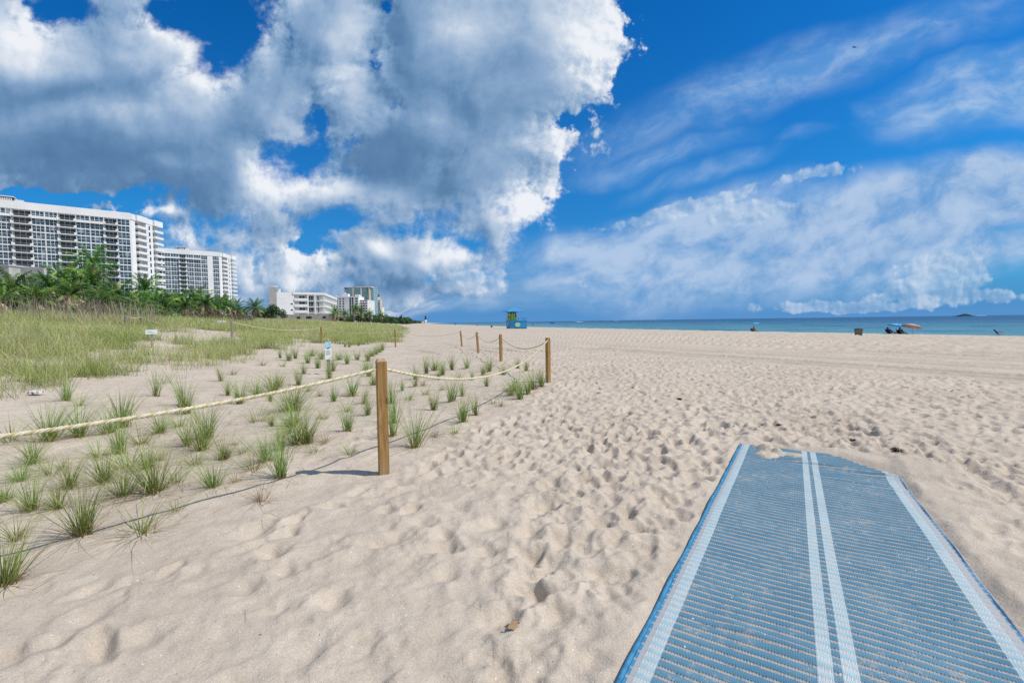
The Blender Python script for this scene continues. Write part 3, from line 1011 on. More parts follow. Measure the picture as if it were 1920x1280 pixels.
def tuft_mesh(name, seed, n, h, spread, droop, dead, mat, width=.0050):
    rg = np.random.default_rng(seed)
    r = np.abs(rg.normal(0, .022, n)); a = rg.uniform(0, 2*np.pi, n)
    x = r*np.cos(a); y = r*np.sin(a); z = np.full(n, -.03)
    hh = h*rg.uniform(.45, 1.05, n)
    az = a + rg.normal(0, .6, n)
    lean = np.abs(rg.normal(0, spread, n))*hh
    bend = np.abs(rg.normal(droop*.6, droop*.6, n))*hh
    tone = rg.uniform(0, .62, n)
    nd = int(n*dead)
    hh[:nd] *= rg.uniform(.25, .6, nd); lean[:nd] = rg.uniform(.10, .30, nd)*h*1.3; bend[:nd] = rg.uniform(.1, .45, nd)*h; tone[:nd] = rg.uniform(.8, 1, nd)
    wild = rg.random(n) < .16
    bend = np.where(wild, bend*2.1 + .10*h, bend)
    w = width*rg.uniform(.6, 1.2, n)
    V, Q, up, tn = blades(rg, x, y, z, hh, lean, az, w, bend, tone, 5)
    o = np_mesh(name, V, Q, mat, attrs={'up': up, 'tone': tn})
    return o
TUFT_PROTO = [
    tuft_mesh('grass_tuft', 1, 130, .50, .34, .36, .30, G_GREEN),
    tuft_mesh('grass_tuft', 2, 115, .48, .22, .25, .18, G_GREEN),
    tuft_mesh('grass_tuft', 3, 150, .46, .44, .46, .32, G_GREEN),
    tuft_mesh('grass_tuft', 4, 85, .52, .18, .22, .22, G_GREEN),
    tuft_mesh('grass_tuft', 5, 66, .34, .45, .55, .50, G_GREEN),
    tuft_mesh('dry_tuft', 6, 70, .24, .40, .55, .55, G_DRY),
]
# foot pixel x, y, height in pixels (0 = by distance), shape (0-5)
TUFTS = [(5,1098,150,2),(155,1002,140,0),(265,1001,100,4),(60,958,95,2),(232,932,95,2),(290,925,115,0),(400,917,80,0),(487,940,48,5),
 (475,882,65,4),(527,895,95,1),(560,832,85,2),(575,832,80,0),(378,845,95,0),(368,872,60,4),(388,822,100,1),(93,826,95,0),(20,828,70,4),(150,818,80,2),(228,803,110,1),
 (205,812,70,2),(265,832,70,4),(300,812,60,2),(335,800,60,4),(655,852,42,4),(652,808,62,1),(690,778,46,3),(650,772,40,4),(605,786,35,4),(626,753,42,3),(660,742,56,0),(682,757,40,3),
 (735,818,70,3),(739,792,75,3),(734,757,55,3),(778,838,98,0),(815,819,30,5),(852,813,36,4),(866,792,60,1),(892,777,50,3),(813,768,46,1),(846,753,52,1),(867,742,36,3),(798,740,32,4),(767,750,36,4),
 (754,733,28,3),(778,725,36,3),(793,722,20,5),(828,731,24,4),(912,725,34,3),(940,761,22,5),(925,757,24,4),(958,742,42,2),(976,748,48,1),(990,738,42,1),(1001,730,50,0),(1016,724,42,1),(966,733,40,2),
 (778,712,38,3),(800,701,42,1),(815,694,46,2),(830,703,36,1),(847,694,38,3),(861,711,30,4),(876,691,36,0),(905,703,26,1),(917,697,42,0),(885,711,24,3),(822,713,28,3),(944,702,28,2),(971,691,28,1),(986,697,26,1),
 (415,715,38,3),(437,702,26,4),(492,685,22,4),(525,672,24,3),(530,687,24,4),(450,758,66,1),(427,741,38,3),(482,792,52,4),(482,742,50,2),(512,735,52,2),(522,726,42,2),(540,772,80,2),(552,770,85,0),
 (560,722,44,1),(570,701,32,3),(542,676,36,1),(554,672,40,1),(577,681,44,1),(596,691,50,1),(602,673,44,2),(585,668,36,2),(617,710,46,1),(625,695,34,3),(636,676,42,2),(651,682,38,1),(670,676,34,1),
 (655,651,16,0),(647,650,16,1),(672,649,16,1),(705,664,34,2),(712,660,36,2),(698,668,34,2),(690,677,34,1),(718,657,30,1),(687,700,40,2),(692,707,44,1),(580,733,30,4),(507,752,36,3),
 (292,743,55,3),(350,776,65,1),(345,762,70,3),(437,834,18,5),(497,868,30,4),(120,880,40,4),(40,905,60,2),(8,940,60,2),(240,878,80,4),(276,880,70,2),(225,850,80,1),(300,862,46,4),
 (125,752,60,3),(150,760,40,4),(540,812,50,4),(510,800,40,3),(600,742,24,5),(195,905,90,2),(130,915,80,0),(330,905,60,4),(440,905,34,5),(420,860,60,2),(455,850,40,4),(352,835,70,0),(185,858,60,4),(60,870,70,2),(95,890,60,4),(500,868,80,0),(550,800,90,2),(590,850,40,4),(610,830,30,5),(528,845,60,1),(30,1010,80,4),(110,955,70,2),(330,960,40,4),(720,722,24,3),(700,722,36,2),(632,640,14,0)]
LAND = [('nearest wooden post', (720, 888)), ('seaward corner post', (1028, 717)), ('second seaward post', (939, 678)), ('blue information sign', (617, 703)), ('lone post', (741, 651)),
        ('near rope', (380, 800)), ('left photo edge', (0, 900)), ('rope shadow', (260, 980))]
def side_word(dx, dy):
    if abs(dx) > 1.6*abs(dy)*2.2: return 'right of' if dx > 0 else 'left of'
    if abs(dx) < .6*abs(dy): return 'in front of' if dy > 0 else 'behind'
    return ('in front and ' if dy > 0 else 'behind and ') + ('right of' if dx > 0 else 'left of')
_lab = {}
rg_t = random.Random(3)
for i, (px, py, hp, sh) in enumerate(TUFTS):
    b = at(px, py)
    proto = TUFT_PROTO[sh]
    o = proto.copy(); col.objects.link(o)
    o.location = b
    ph = (.50, .48, .46, .52, .34, .24)[sh]
    dep = (b - Vector((0, 0, EYE))).length
    h = (hp or 50)/F*b.y
    s = max(.38, min(1.5, h/ph*1.16))
    k = rg_t.uniform(.9, 1.2)
    o.scale = (s*k, s*k, s)
    o.rotation_euler = (0, 0, rg_t.uniform(0, 6.28))
    wd = {0: 'full green', 1: 'upright green', 2: 'bushy green', 3: 'thin upright', 4: 'sparse sprawling', 5: 'withered brown'}[sh]
    sz = 'tall' if h > .52 else ('small' if h < .33 else 'mid-sized')
    L = min(LAND, key=lambda l: math.hypot((px-l[1][0])/(200 if l[1][1] > 760 else 110), (py-l[1][1])/(90 if l[1][1] > 760 else 40)))
    dx, dy = px-L[1][0], py-L[1][1]
    _lab.setdefault((wd, sz, side_word(dx, dy), L[0]), []).append((math.hypot(dx, dy*2), o))
ORD = ['nearest', 'second', 'third', 'fourth', 'fifth', 'sixth', 'seventh', 'eighth', 'ninth', 'tenth']
for (wd, sz, sd_, ln), lst in _lab.items():
    lst.sort(key=lambda t: t[0])
    for k, (_, o) in enumerate(lst):
        if len(lst) == 1: lb = f'{sz} {wd} grass tuft {sd_} the {ln}'
        else: lb = f'{ORD[min(k, 9)]} {sz} {wd} grass tuft {sd_} the {ln}'
        tag(o, lb, 'grass tuft', 'grass tufts planted in the sand')
for p in TUFT_PROTO:
    bpy.data.objects.remove(p)

# ------------------------------------------------------------------ the grass that covers the dune, past counting
def build_dune_grass():
    rg = np.random.default_rng(41)
    PA = [tuple(at(*p).xy) for p in ((-500, 830), (-200, 775), (0, 740), (60, 738), (110, 733), (200, 722), (258, 710), (284, 690), (262, 676), (245, 655), (262, 640), (300, 628), (330, 622))]
    PA += [(-60, 40), (-60, 2)]
    PB = [tuple(at(*p).xy) for p in ((300, 692), (345, 696), (385, 680), (432, 670), (505, 655), (560, 642), (520, 632), (440, 640), (380, 642), (310, 660))]
    PS = [tuple(at(*p).xy) for p in ((300, 655), (250, 640), (330, 626), (420, 618), (480, 622), (470, 634), (400, 640))]
    # clump centres, thick near the viewer and thinner away
    def centres(n, smin, smax, ymin, ymax, powr):
        yy = ymin*(ymax/ymin)**(rg.random(n)**powr)
        ss = rg.uniform(smin, smax, n)
        xx = foot_x(yy) - ss
        return xx, yy
    X = []; Y = []; K = []
    x, y = centres(30000, 0, 44, 7.5, 34, 1.0)
    ina = inpoly(x, y, PA); inb = inpoly(x, y, PB); ins = inpoly(x, y, PS)
    beyond = y > 27.5
    nzz = fbm(x*.35, y*.35, 3, 61)
    s = foot_x(y) - x
    jx = x + (fbm(x*.8, y*.8, 3, 81)-.5)*3.4 + rg.normal(0, .35, len(x)); jy = y + (fbm(x*.8, y*.8, 3, 82)-.5)*3.4 + rg.normal(0, .35, len(x))
    ina = inpoly(jx, jy, PA); inb = inpoly(jx, jy, PB); ins = inpoly(jx, jy, PS)
    keep = (ina & (nzz > .36)) | (inb & (nzz > .30)) | (beyond & (s > 1.2+ (nzz-.5)*5)) | ((s > 12) & (nzz > .44) & (rg.random(len(x)) < .7))
    keep &= ~(ins & (rg.random(len(x)) < .93))
    gap = fbm(x*.9, y*.9, 2, 64)
    keep &= (gap > .45) | (inb & (gap > .33))
    keep &= (fbm(x*2.6, y*2.6, 2, 65) > .36)
    X.append(x[keep]); Y.append(y[keep])
    x, y = centres(26000, .5, 46, 34, 260, 1.25)
    s = foot_x(y) - x
    nzz = fbm(x*.22, y*.22, 3, 62)
    keep = s > 1.5 + (nzz-.5)*9
    X.append(x[keep]); Y.append(y[keep])
    X = np.concatenate(X); Y = np.concatenate(Y)
    d = np.hypot(X, Y)
    vis = np.abs(np.arctan2(X, Y)) < 1.0
    X, Y, d = X[vis], Y[vis], d[vis]
    nb = np.where(d < 16, 26, np.where(d < 26, 15, np.where(d < 50, 9, 6)))
    idx = np.repeat(np.arange(len(X)), nb)
    n = len(idx)
    dd = d[idx]
    rad = np.where(dd < 34, .16, .30) 
    x = X[idx] + rg.normal(0, 1, n)*rad; y = Y[idx] + rg.normal(0, 1, n)*rad
    z = H(x, y) - .02
    hc = rg.uniform(.36, .80, len(X)) * (.25 + 1.45*fbm(X*.55, Y*.55, 3, 71))
    h = hc[idx]*rg.uniform(.5, 1.1, n)
    lean = np.abs(rg.normal(0, .42, n))*h; bend = np.abs(rg.normal(.22, .26, n))*h
    az = rg.uniform(0, 2*np.pi, n)
    w = np.maximum(.0048, .00055*dd)*rg.uniform(.6, 1.2, n)
    tc = rg.uniform(-.25, 1.0, len(X)) + (fbm(X*.45, Y*.45, 3, 72)-.5)*1.5
    tone = np.clip(tc[idx] + rg.normal(0, .18, n), 0, 1)
    V, Q, up, tn = blades(rg, x, y, z, h, lean, az, w, bend, tone, 3)
    o = np_mesh('dune_grass', V, Q, G_DUNE, attrs={'up': up, 'tone': tn})
    tag(o, 'yellow-green grass covering the dune inland of the rope fence', None, None, 'stuff')
    print('dune grass blades', n)
    return o
build_dune_grass()
# dead and creeping wisps lying on the planted sand
def build_litter():
    rg = np.random.default_rng(43)
    spots = []
    for (px, py, hp, sh) in TUFTS:
        b = at(px, py)
        if b.length < 14:
            for _ in range(9): spots.append((b.x+rg.normal(0, .22), b.y+rg.normal(0, .16)))
    P = np.array(spots); n = len(P)
    h = rg.uniform(.02, .07, n)
    V, Q, up, tn = blades(rg, P[:, 0], P[:, 1], H(P[:, 0], P[:, 1])+.005, h, rg.uniform(.06, .3, n), rg.uniform(0, 6.28, n), np.full(n, .0045), rg.uniform(0, .14, n), rg.uniform(.6, 1, n), 5)
    o = np_mesh('grass_litter', V, Q, G_DRY, attrs={'up': up, 'tone': tn})
    tag(o, 'dead brown grass wisps strewn between the tufts', None, None, 'stuff')
build_litter()
# ------------------------------------------------------------------ palms and shrubs behind the dune
def leafmat(name, a, b_, c_, trans=.18, rough=.5):
    def b(T):
        tone = T.e(T.node('ShaderNodeAttribute', attribute_name='tone').outputs['Fac'])
        oi = T.e(T.node('ShaderNodeObjectInfo').outputs['Random'])
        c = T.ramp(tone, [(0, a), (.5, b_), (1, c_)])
        hs = T.node('ShaderNodeHueSaturation')
        T.put(hs.inputs['Hue'], oi*.03 + .485); T.put(hs.inputs['Value'], oi*.4 + .8)
        T.put(hs.inputs['Color'], c)
        T.link(hs.outputs[0], T.p.inputs['Base Color'])
        tr = T.node('ShaderNodeBsdfTranslucent'); T.link(hs.outputs[0], tr.inputs['Color'])
        mx = T.node('ShaderNodeMixShader'); mx.inputs[0].default_value = trans
        T.link(T.p.outputs[0], mx.inputs[1]); T.link(tr.outputs[0], mx.inputs[2]); T.link(mx.outputs[0], T.out.inputs[0])
    return material(name, b, rough=rough, spec=.35)
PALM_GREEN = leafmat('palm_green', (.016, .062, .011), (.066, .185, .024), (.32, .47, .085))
PALM_DEAD = leafmat('palm_dead', (.20, .14, .08), (.36, .27, .17), (.52, .42, .28), .15, .8)
def trunkm(T):
    co = obj_co(T); x, y, z = T.sep(co)
    n = T.noise(co, 6, 4, .6)
    r = (z*26 + n*2.5).sin()
    T.put(T.p.inputs['Base Color'], T.mix(r.step(-1, 1)*.6 + n*.4, (.11, .085, .06), (.31, .26, .20)))
    T.put(T.p.inputs['Normal'], T.bump(r*.5+n, .7, .03))
TRUNK = material('palm_trunk', trunkm, rough=.9, spec=.1)

def frond(rg, L, el, az, droop, twist=0.0):
    """one feather leaf: arching stem and two rows of hanging leaflets -> verts, quads, tone"""
    n = 20
    t = np.linspace(0, 1, n)
    e = el - droop*t**1.35
    ds = L/(n-1)
    r = np.concatenate([[0], np.cumsum(np.cos(e[:-1])*ds)]); z = np.concatenate([[0], np.cumsum(np.sin(e[:-1])*ds)])
    ca, sa = math.cos(az), math.sin(az)
    side = np.array([-sa, ca, 0.0])
    C = np.stack([r*ca, r*sa, z], -1)
    Tn = np.stack([np.cos(e)*ca, np.cos(e)*sa, np.sin(e)], -1)
    U = np.cross(Tn, side[None, :])*-1
    U = np.where(U[:, 2:3] < 0, -U, U)
    Vs = []; Qs = []; base = 0
    # stem
    w = .035*(1-t*.8)
    a = C - side*w[:, None]; b = C + side*w[:, None]
    Vs.append(np.stack([a, b], 1).reshape(-1, 3))
    k = np.arange(n-1)*2
    Qs.append(np.stack([k, k+1, k+3, k+2], -1)); base = 2*n
    m = 24
    tt = np.linspace(.10, .99, m)
    for sgn in (-1, 1):
        ci = np.stack([np.interp(tt, t, C[:, i]) for i in range(3)], -1)
        ti = np.stack([np.interp(tt, t, Tn[:, i]) for i in range(3)], -1)
        ui = np.stack([np.interp(tt, t, U[:, i]) for i in range(3)], -1)
        ll = L*.21*np.sin(np.pi*np.clip(tt*.86+.10, 0, 1))**.6*rg.uniform(.8, 1.1, m)
        up = rg.uniform(-.35, .30, m)[:, None]
        d1 = side*sgn*.62 + ti*.70 + ui*up*.8
        d1 /= np.linalg.norm(d1, axis=1)[:, None]
        d2 = d1*.75 + np.array([0, 0, -1.0])*rg.uniform(.5, 1.1, m)[:, None]
        p1 = ci + d1*(ll*.5)[:, None]; p2 = p1 + d2*(ll*.5)[:, None]
        wd = ti*.046
        V = np.stack([ci-wd*.6, ci+wd*.6, p1-wd, p1+wd, p2-wd*.15, p2+wd*.15], 1).reshape(-1, 3)
        kk = base + np.arange(m)*6
        Vs.append(V)
        Qs.append(np.stack([kk, kk+1, kk+3, kk+2], -1)); Qs.append(np.stack([kk+2, kk+3, kk+5, kk+4], -1))
        base += 6*m
    V = np.concatenate(Vs); Q = np.concatenate(Qs)
    return V, Q
def make_palm(seed, trunk_h, L, n_green, n_dead, lean):
    rg = np.random.default_rng(seed)
    root = empty('palm_tree')
    m = MB(); pts = []; rad = []
    for i in range(13):
        t = i/12
        pts.append((lean*t*t*trunk_h*.3, 0, -.5 + (trunk_h+.5)*t)); rad.append(.20 - .07*t + .10*(1-t)**6)
    m.tube(pts, rad, 9)
    m.build('trunk', TRUNK, root, True)
    top = np.array(pts[-1])
    def crown(name, mat, n, e0, e1, d0, d1, Ls):
        Vs = []; Qs = []; Ts = []; b = 0
        for i in range(n):
            f = i/max(1, n-1)
            el = e0 + (e1-e0)*f + rg.normal(0, .10)
            az = i*2.39996 + rg.normal(0, .2)
            V, Q = frond(rg, L*Ls*rg.uniform(.8, 1.1), el, az, d0+(d1-d0)*f + rg.normal(0, .12))
            Vs.append(V + top); Qs.append(Q+b); b += len(V)
            tn = np.clip(rg.normal(.66-.42*f, .20) + rg.normal(0, .09, len(V)), 0, 1); Ts.append(tn)  # lower fronds darker: shade inside the crown put into the tone
        return np_mesh(name, np.concatenate(Vs), np.concatenate(Qs), mat, False, root, {'tone': np.concatenate(Ts)})
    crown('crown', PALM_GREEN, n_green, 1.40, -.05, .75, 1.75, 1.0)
    if n_dead: crown('dead_fronds', PALM_DEAD, n_dead, -.35, -1.15, .5, .35, .82)
    return root
PALM = [make_palm(1, 6.6, 3.5, 30, 14, .5), make_palm(2, 3.2, 2.9, 26, 44, .2), make_palm(3, 3.4, 2.8, 30, 16, -.3), make_palm(4, 2.4, 2.6, 26, 14, .3), make_palm(5, 4.2, 3.0, 30, 24, -.2)]
PALM_H = (6.6, 3.2, 3.4, 2.4, 4.2)
# trunk pixel, crown-heart pixel row, depth, prototype, label
PALMS = [(200, 507, 60, 0, 'tallest palm, its crown rising in front of the near tower'),
 (140, 540, 47, 1, 'palm with a heavy skirt of dead brown fronds below the near tower'),
 (32, 536, 44, 3, 'small feathery palm before the grey concrete structure'),
 (6, 552, 41, 2, 'low palm cut by the left edge behind dry stalks'),
 (66, 552, 43, 2, 'bright low palm left of the palm with the brown skirt'),
 (98, 528, 52, 4, 'green palm behind and left of the brown-skirted palm'),
 (120, 522, 56, 3, 'green palm top behind the brown-skirted palm'),
 (168, 524, 57, 2, 'palm tucked under the left side of the tallest palm'),
 (192, 552, 47, 3, 'bright green low palm under the tallest palm'),
 (225, 545, 57, 1, 'brown-fringed palm just right of the tallest palm'),
 (243, 562, 53, 4, 'palm before the window bay of the near tower'),
 (271, 536, 68, 3, 'small palm top standing up before the near tower corner'),
 (291, 556, 60, 2, 'palm with arching fronds before the near tower end wall'),
 (262, 566, 52, 1, 'low palm trailing dead fronds between two greener palms'),
 (318, 558, 66, 4, 'palm below the gap between the two towers'),
 (340, 562, 66, 1, 'palm with brown skirt left of the dark balconies of the far tower'),
 (366, 558, 74, 3, 'dense palm below the dark balcony bay of the far tower'),
 (388, 562, 72, 4, 'broad palm before the right half of the far tower'),
 (404, 570, 74, 1, 'half-dead palm before the blank wall of the far tower'),
 (427, 566, 82, 2, 'palm at the foot of the far tower corner'),
 (478, 570, 90, 4, 'lone palm standing apart right of the far tower'),
 (455, 584, 92, 3, 'small bushy palm left of the lone palm'),
 (415, 562, 86, 4, 'palm before the right edge of the far tower front'),
 (442, 572, 88, 1, 'brown-fringed palm below the far tower end wall'),
 (352, 566, 62, 3, 'low green palm in front of the far tower window bays'),
 (306, 566, 56, 3, 'low green palm right of the near tower foot')]
used = set()
rgp = random.Random(5)
def put_palm(px, py, Z, k, label, group):
    g = far(px, 600, Z); gz = h1(g.x, Z)
    top = far(px, py + (-8 if py < 510 else 12*50/Z if Z < 100 else 2), Z).z
    s = (top - gz)/PALM_H[k]
    o = PALM[k] if k not in used else copy_tree(PALM[k])
    used.add(k)
    s_xy = max(.85, min(1.15, s))
    s = max(.45, s)
    o.location = (g.x, Z, gz); o.rotation_euler = (0, 0, rgp.uniform(0, 6.28)); o.scale = (s_xy, s_xy, s if s < 1.25 else 1.25)
    if s > 1.25: o.location.z = top - 1.25*PALM_H[k]
    if s < .75:
        o.scale = (s_xy, s_xy, .8); o.location.z = top - .8*PALM_H[k]
    return tag(o, label, 'palm', group)
for a in PALMS: put_palm(*a, 'palms along the back of the dune')
FARP = [(628, 584, 170, 1, 'yellowed palm at the end of the low cream wall'), (648, 587, 185, 4, 'palm before the white hotel, right of the yellowed palm'), (664, 578, 205, 0, 'taller dark palm in front of the white hotel'),
        (676, 582, 220, 4, 'palm at the right corner of the white hotel'), (694, 587, 235, 2, 'small palm below the teal glass tower'), (715, 590, 260, 2, 'small palm below the beige tower')]
for a in FARP: put_palm(*a, 'palms in front of the distant hotels')

def leaf_blob(name, seed, n, size, blobs, mat, parent=None, round_leaf=False):
    """leaf-sized faces spread through several overlapping clumps"""
    rg = np.random.default_rng(seed)
    B = np.array(blobs)
    w = B[:, 3]**2; pick = rg.choice(len(B), n, p=w/w.sum())
    d = rg.normal(0, 1, (n, 3)); d /= np.linalg.norm(d, axis=1)[:, None]
    r = rg.random(n)**.45
    c = B[pick, :3] + d*(r*B[pick, 3])[:, None]*np.array([1, 1, .8])
    c[:, 2] = np.maximum(c[:, 2], .05)
    nn = d + rg.normal(0, .7, (n, 3)) + np.array([0, 0, .5]); nn /= np.linalg.norm(nn, axis=1)[:, None]
    a = np.cross(nn, rg.normal(0, 1, (n, 3))); a /= np.linalg.norm(a, axis=1)[:, None]
    b = np.cross(nn, a)
    s = size*rg.uniform(.5, 1.2, n)
    if round_leaf:
        k = 6; ang = np.arange(k)*2*np.pi/k
        V = c[:, None, :] + (a[:, None, :]*np.cos(ang)[None, :, None] + b[:, None, :]*np.sin(ang)[None, :, None])*s[:, None, None]*.5
        V = V.reshape(-1, 3); Q = np.arange(n*k).reshape(n, k)
    else:
        k = 4
        V = np.stack([c-a*s[:, None]*.5, c+b*s[:, None]*.22, c+a*s[:, None]*.5, c-b*s[:, None]*.22], 1).reshape(-1, 3); Q = np.arange(n*k).reshape(n, k)
    tone = np.clip(rg.uniform(.1, .9, len(B))[pick]*.5 + rg.uniform(0, .5, n), 0, 1)
    return np_mesh(name, V, Q, mat, False, parent, {'tone': np.repeat(tone, k)})
GRAPE = leafmat('sea_grape_leaf', (.05, .13, .02), (.11, .24, .04), (.22, .36, .09), .25)
BUSH = leafmat('bush_leaf', (.022, .055, .016), (.045, .105, .028), (.085, .165, .05), .2)
BARK = mottled('bark', (.16, .12, .085), .3, 9, .9, .1, bump=.5)
def make_shrub(name, seed, n, size, blobs, mat, rl):
    root = empty(name)
    m = MB()
    rg = random.Random(seed)
    for bl in blobs:
        m.tube([(rg.uniform(-.1, .1), rg.uniform(-.1, .1), -.3), (bl[0]*.5, bl[1]*.5, bl[2]*.45), (bl[0], bl[1], bl[2])], [.06, .045, .015], 6)
    m.build('stem', BARK, root)
    leaf_blob('leaves', seed, n, size, blobs, mat, root, rl)
    return root
g1 = make_shrub('sea_grape_shrub', 3, 520, .26, [(0, 0, .8, .6), (.8, .2, .6, .5), (-.8, -.1, .55, .5), (.3, -.4, .9, .45), (-1.4, .1, .4, .35), (1.5, 0, .4, .4)], GRAPE, True)
SG = [(132, 590, 41, 1.0, 'round-leaved shrub among dry stalks under the brown-skirted palm'), (236, 596, 44, 1.05, 'round-leaved shrub behind the weathered posts'), (262, 600, 46, 1.0, 'round-leaved shrub just right of the weathered posts'),
      (296, 602, 48, 1.0, 'low round-leaved shrub before the shaded palm trunks'), (330, 603, 52, .8, 'lowest round-leaved shrub at the right end of its row'), (85, 588, 40, .7, 'small round-leaved shrub by the left dry stalks')]
for i, (px, py, Z, s, lb) in enumerate(SG):
    o = g1 if i == 0 else copy_tree(g1)
    g = far(px, py, Z); o.location = (g.x, Z, h1(g.x, Z)); o.scale = (s,)*3; o.rotation_euler = (0, 0, i*1.3)
    tag(o, lb, 'shrub', 'round-leaved shrubs at the foot of the palms')
b1 = make_shrub('coast_tree', 8, 2600, .55, [(0, 0, 3.2, 1.9), (1.9, .4, 2.6, 1.5), (-1.9, .2, 2.5, 1.6), (.6, -1, 3.9, 1.2), (-.8, 1, 4.2, 1.2), (2.9, 0, 1.8, 1.2), (-3.0, .3, 1.7, 1.3), (0, -1.2, 1.7, 1.5)], BUSH, False)
CT = [(513, 590, 130, 1.0, 'dark round tree between the lone palm and the white stair tower'), (497, 592, 135, .9, 'dark bushy tree just right of the lone palm'),
      (690, 598, 240, 1.1, 'dark bushy tree below the teal tower'), (672, 599, 215, .9, 'dark bushy tree under the taller hotel palm'), (706, 599, 270, 1.2, 'bushy tree below the beige tower'), (720, 600, 300, 1.2, 'rounded tree right of the beige tower foot'),
      (733, 601, 340, 1.2, 'dark tree where the coastal row begins to drop'), (742, 602, 390, 1.2, 'small dark tree near the seaward end of the coastal row'), (753, 603, 450, 1.2, 'second dark tree from the seaward end of the coastal row'), (762, 603, 520, 1.2, 'last small dark tree of the coastal row'),
      (655, 599, 195, .8, 'low dark tree at the foot of the white hotel'), (638, 599, 185, .6, 'low bush by the yellowed palm')]
for i, (px, py, Z, s, lb) in enumerate(CT):
    o = b1 if i == 0 else copy_tree(b1)
    g = far(px, py, Z); o.location = (g.x, Z, h1(g.x, Z)-.2); o.scale = (s,)*3; o.rotation_euler = (0, 0, i*1.1)
    tag(o, lb, 'tree', 'dark trees along the coast')

# dry flower stalks standing in front of the palms
def build_stalks():
    rg = np.random.default_rng(77)
    n = 3200
    px = rg.uniform(-60, 560, n); Z = rg.uniform(27, 58, n)*np.where(px > 300, 1.35, 1)
    px = np.where(rg.random(n) < .6, rg.uniform(-60, 300, n), px)
    d = (px-960)/F
    x = d*Z; z = H(x, Z)
    h = rg.uniform(.7, 2.3, n)*np.where(px < 330, 1, .6)
    V, Q, up, tn = blades(rg, x, Z, z, h, np.abs(rg.normal(0, .33, n))*h, rg.uniform(0, 6.28, n), np.full(n, .028)*rg.uniform(.6, 1.3, n), rg.uniform(0, .3, n), rg.uniform(.7, 1, n), 3)
    DRY = leafmat('dry_stalk', (.20, .15, .10), (.33, .27, .19), (.46, .40, .30), .1, .85)
    o = np_mesh('dry_stalks', V, Q, DRY, attrs={'tone': tn*0+rg.random(len(tn))})
    tag(o, 'dry tan stalks standing between the dune grass and the palms', None, None, 'stuff')
    # dead undergrowth between the trunks
    n = 34000
    px = rg.uniform(-80, 470, n); Z = rg.uniform(44, 74, n)*np.where(px > 250, 1.2, 1)
    x = (px-960)/F*Z; z = H(x, Z)
    h = rg.uniform(.5, 1.5, n)*np.where(px < 300, 1.0, .8)
    V, Q, up, tn = blades(rg, x, Z, z, h, np.abs(rg.normal(0, .5, n))*h, rg.uniform(0, 6.28, n), np.full(n, .06), rg.uniform(0, .5, n), rg.uniform(0, 1, n), 3)
    UG = leafmat('undergrowth_blade', (.035, .040, .018), (.09, .085, .04), (.22, .18, .11), .1, .85)
    o = np_mesh('undergrowth', V, Q, UG, attrs={'tone': np.repeat(rg.random(n), 8)})
    tag(o, 'tangled brown and green undergrowth between the palm trunks', None, None, 'stuff')
    # woods far along the coast
    n = 9000
    Z = rg.uniform(700, 2600, n); sx = shore_x(Z) - rg.uniform(45, 160, n)
    c = np.stack([sx, Z, H(sx, Z) + rg.uniform(0, 11, n)*rg.random(n)**.5], -1)
    a = rg.normal(0, 1, (n, 3)); a[:, 1] *= .3; b = rg.normal(0, 1, (n, 3)); b[:, 1] *= .3
    s = 2.2
    V = np.stack([c-a*s, c+b*s, c+a*s, c-b*s], 1).reshape(-1, 3)
    o = np_mesh('far_woods', V, np.arange(4*n).reshape(n, 4), BUSH, False, None, {'tone': np.repeat(rg.random(n), 4)})
    tag(o, 'dark far-off woods along the coast at the horizon', None, None, 'stuff')
build_stalks()
# ------------------------------------------------------------------ buildings
WHITE = mottled('white_render', (.72, .72, .71), .06, .12, .8, .2)
WHITE2 = mottled('off_white_render', (.64, .63, .60), .07, .2, .8, .2)
CONC = mottled('raw_concrete', (.40, .40, .38), .15, .5, .85, .2)
CREAM = mottled('cream_render', (.58, .52, .43), .10, .4, .85, .2)
BEIGE = mottled('beige_render', (.55, .47, .38), .08, .2, .85, .2)
DARKM = mottled('dark_metal', (.05, .05, .055), .2, .5, .6, .3)
RAIL = mottled('rail_metal', (.45, .46, .46), .1, 2, .5, .4)
RED_BROWN = mottled('rust_red_panel', (.28, .12, .08), .25, .2, .8, .2)
NAVY = mottled('navy_cap', (.035, .05, .10), .15, .2, .6, .3)
def glassmat(name, a, b_, c_, cell):
    def b(T):
        P = geo_pos(T)
        q = T.vm('MULTIPLY', P, (1/cell[0], 1/cell[0], 1/cell[1]))
        wn = T.node('ShaderNodeTexWhiteNoise', noise_dimensions='3D')
        T.link(T.vm('FLOOR', q), wn.inputs['Vector'])
        k = T.e(wn.outputs['Value'])
        c = T.ramp(k, [(0, a), (.55, b_), (.93, c_)], 'CONSTANT')
        n = T.noise(P, .5, 2, .5)
        c = T.mix(n*.35, c, b_)
        T.put(T.p.inputs['Base Color'], c)
    return material(name, b, rough=.12, spec=.55)
GLASS = glassmat('window_glass', (.022, .040, .060), (.060, .105, .135), (.22, .27, .29), (1.3, 1.45))
GLASS_D = glassmat('dark_glass', (.010, .014, .022), (.022, .034, .048), (.06, .07, .08), (1.3, 2.9))
GLASS_T = glassmat('teal_glass', (.10, .27, .30), (.17, .38, .40), (.36, .50, .50), (3.0, 3.6))
FH = 2.9

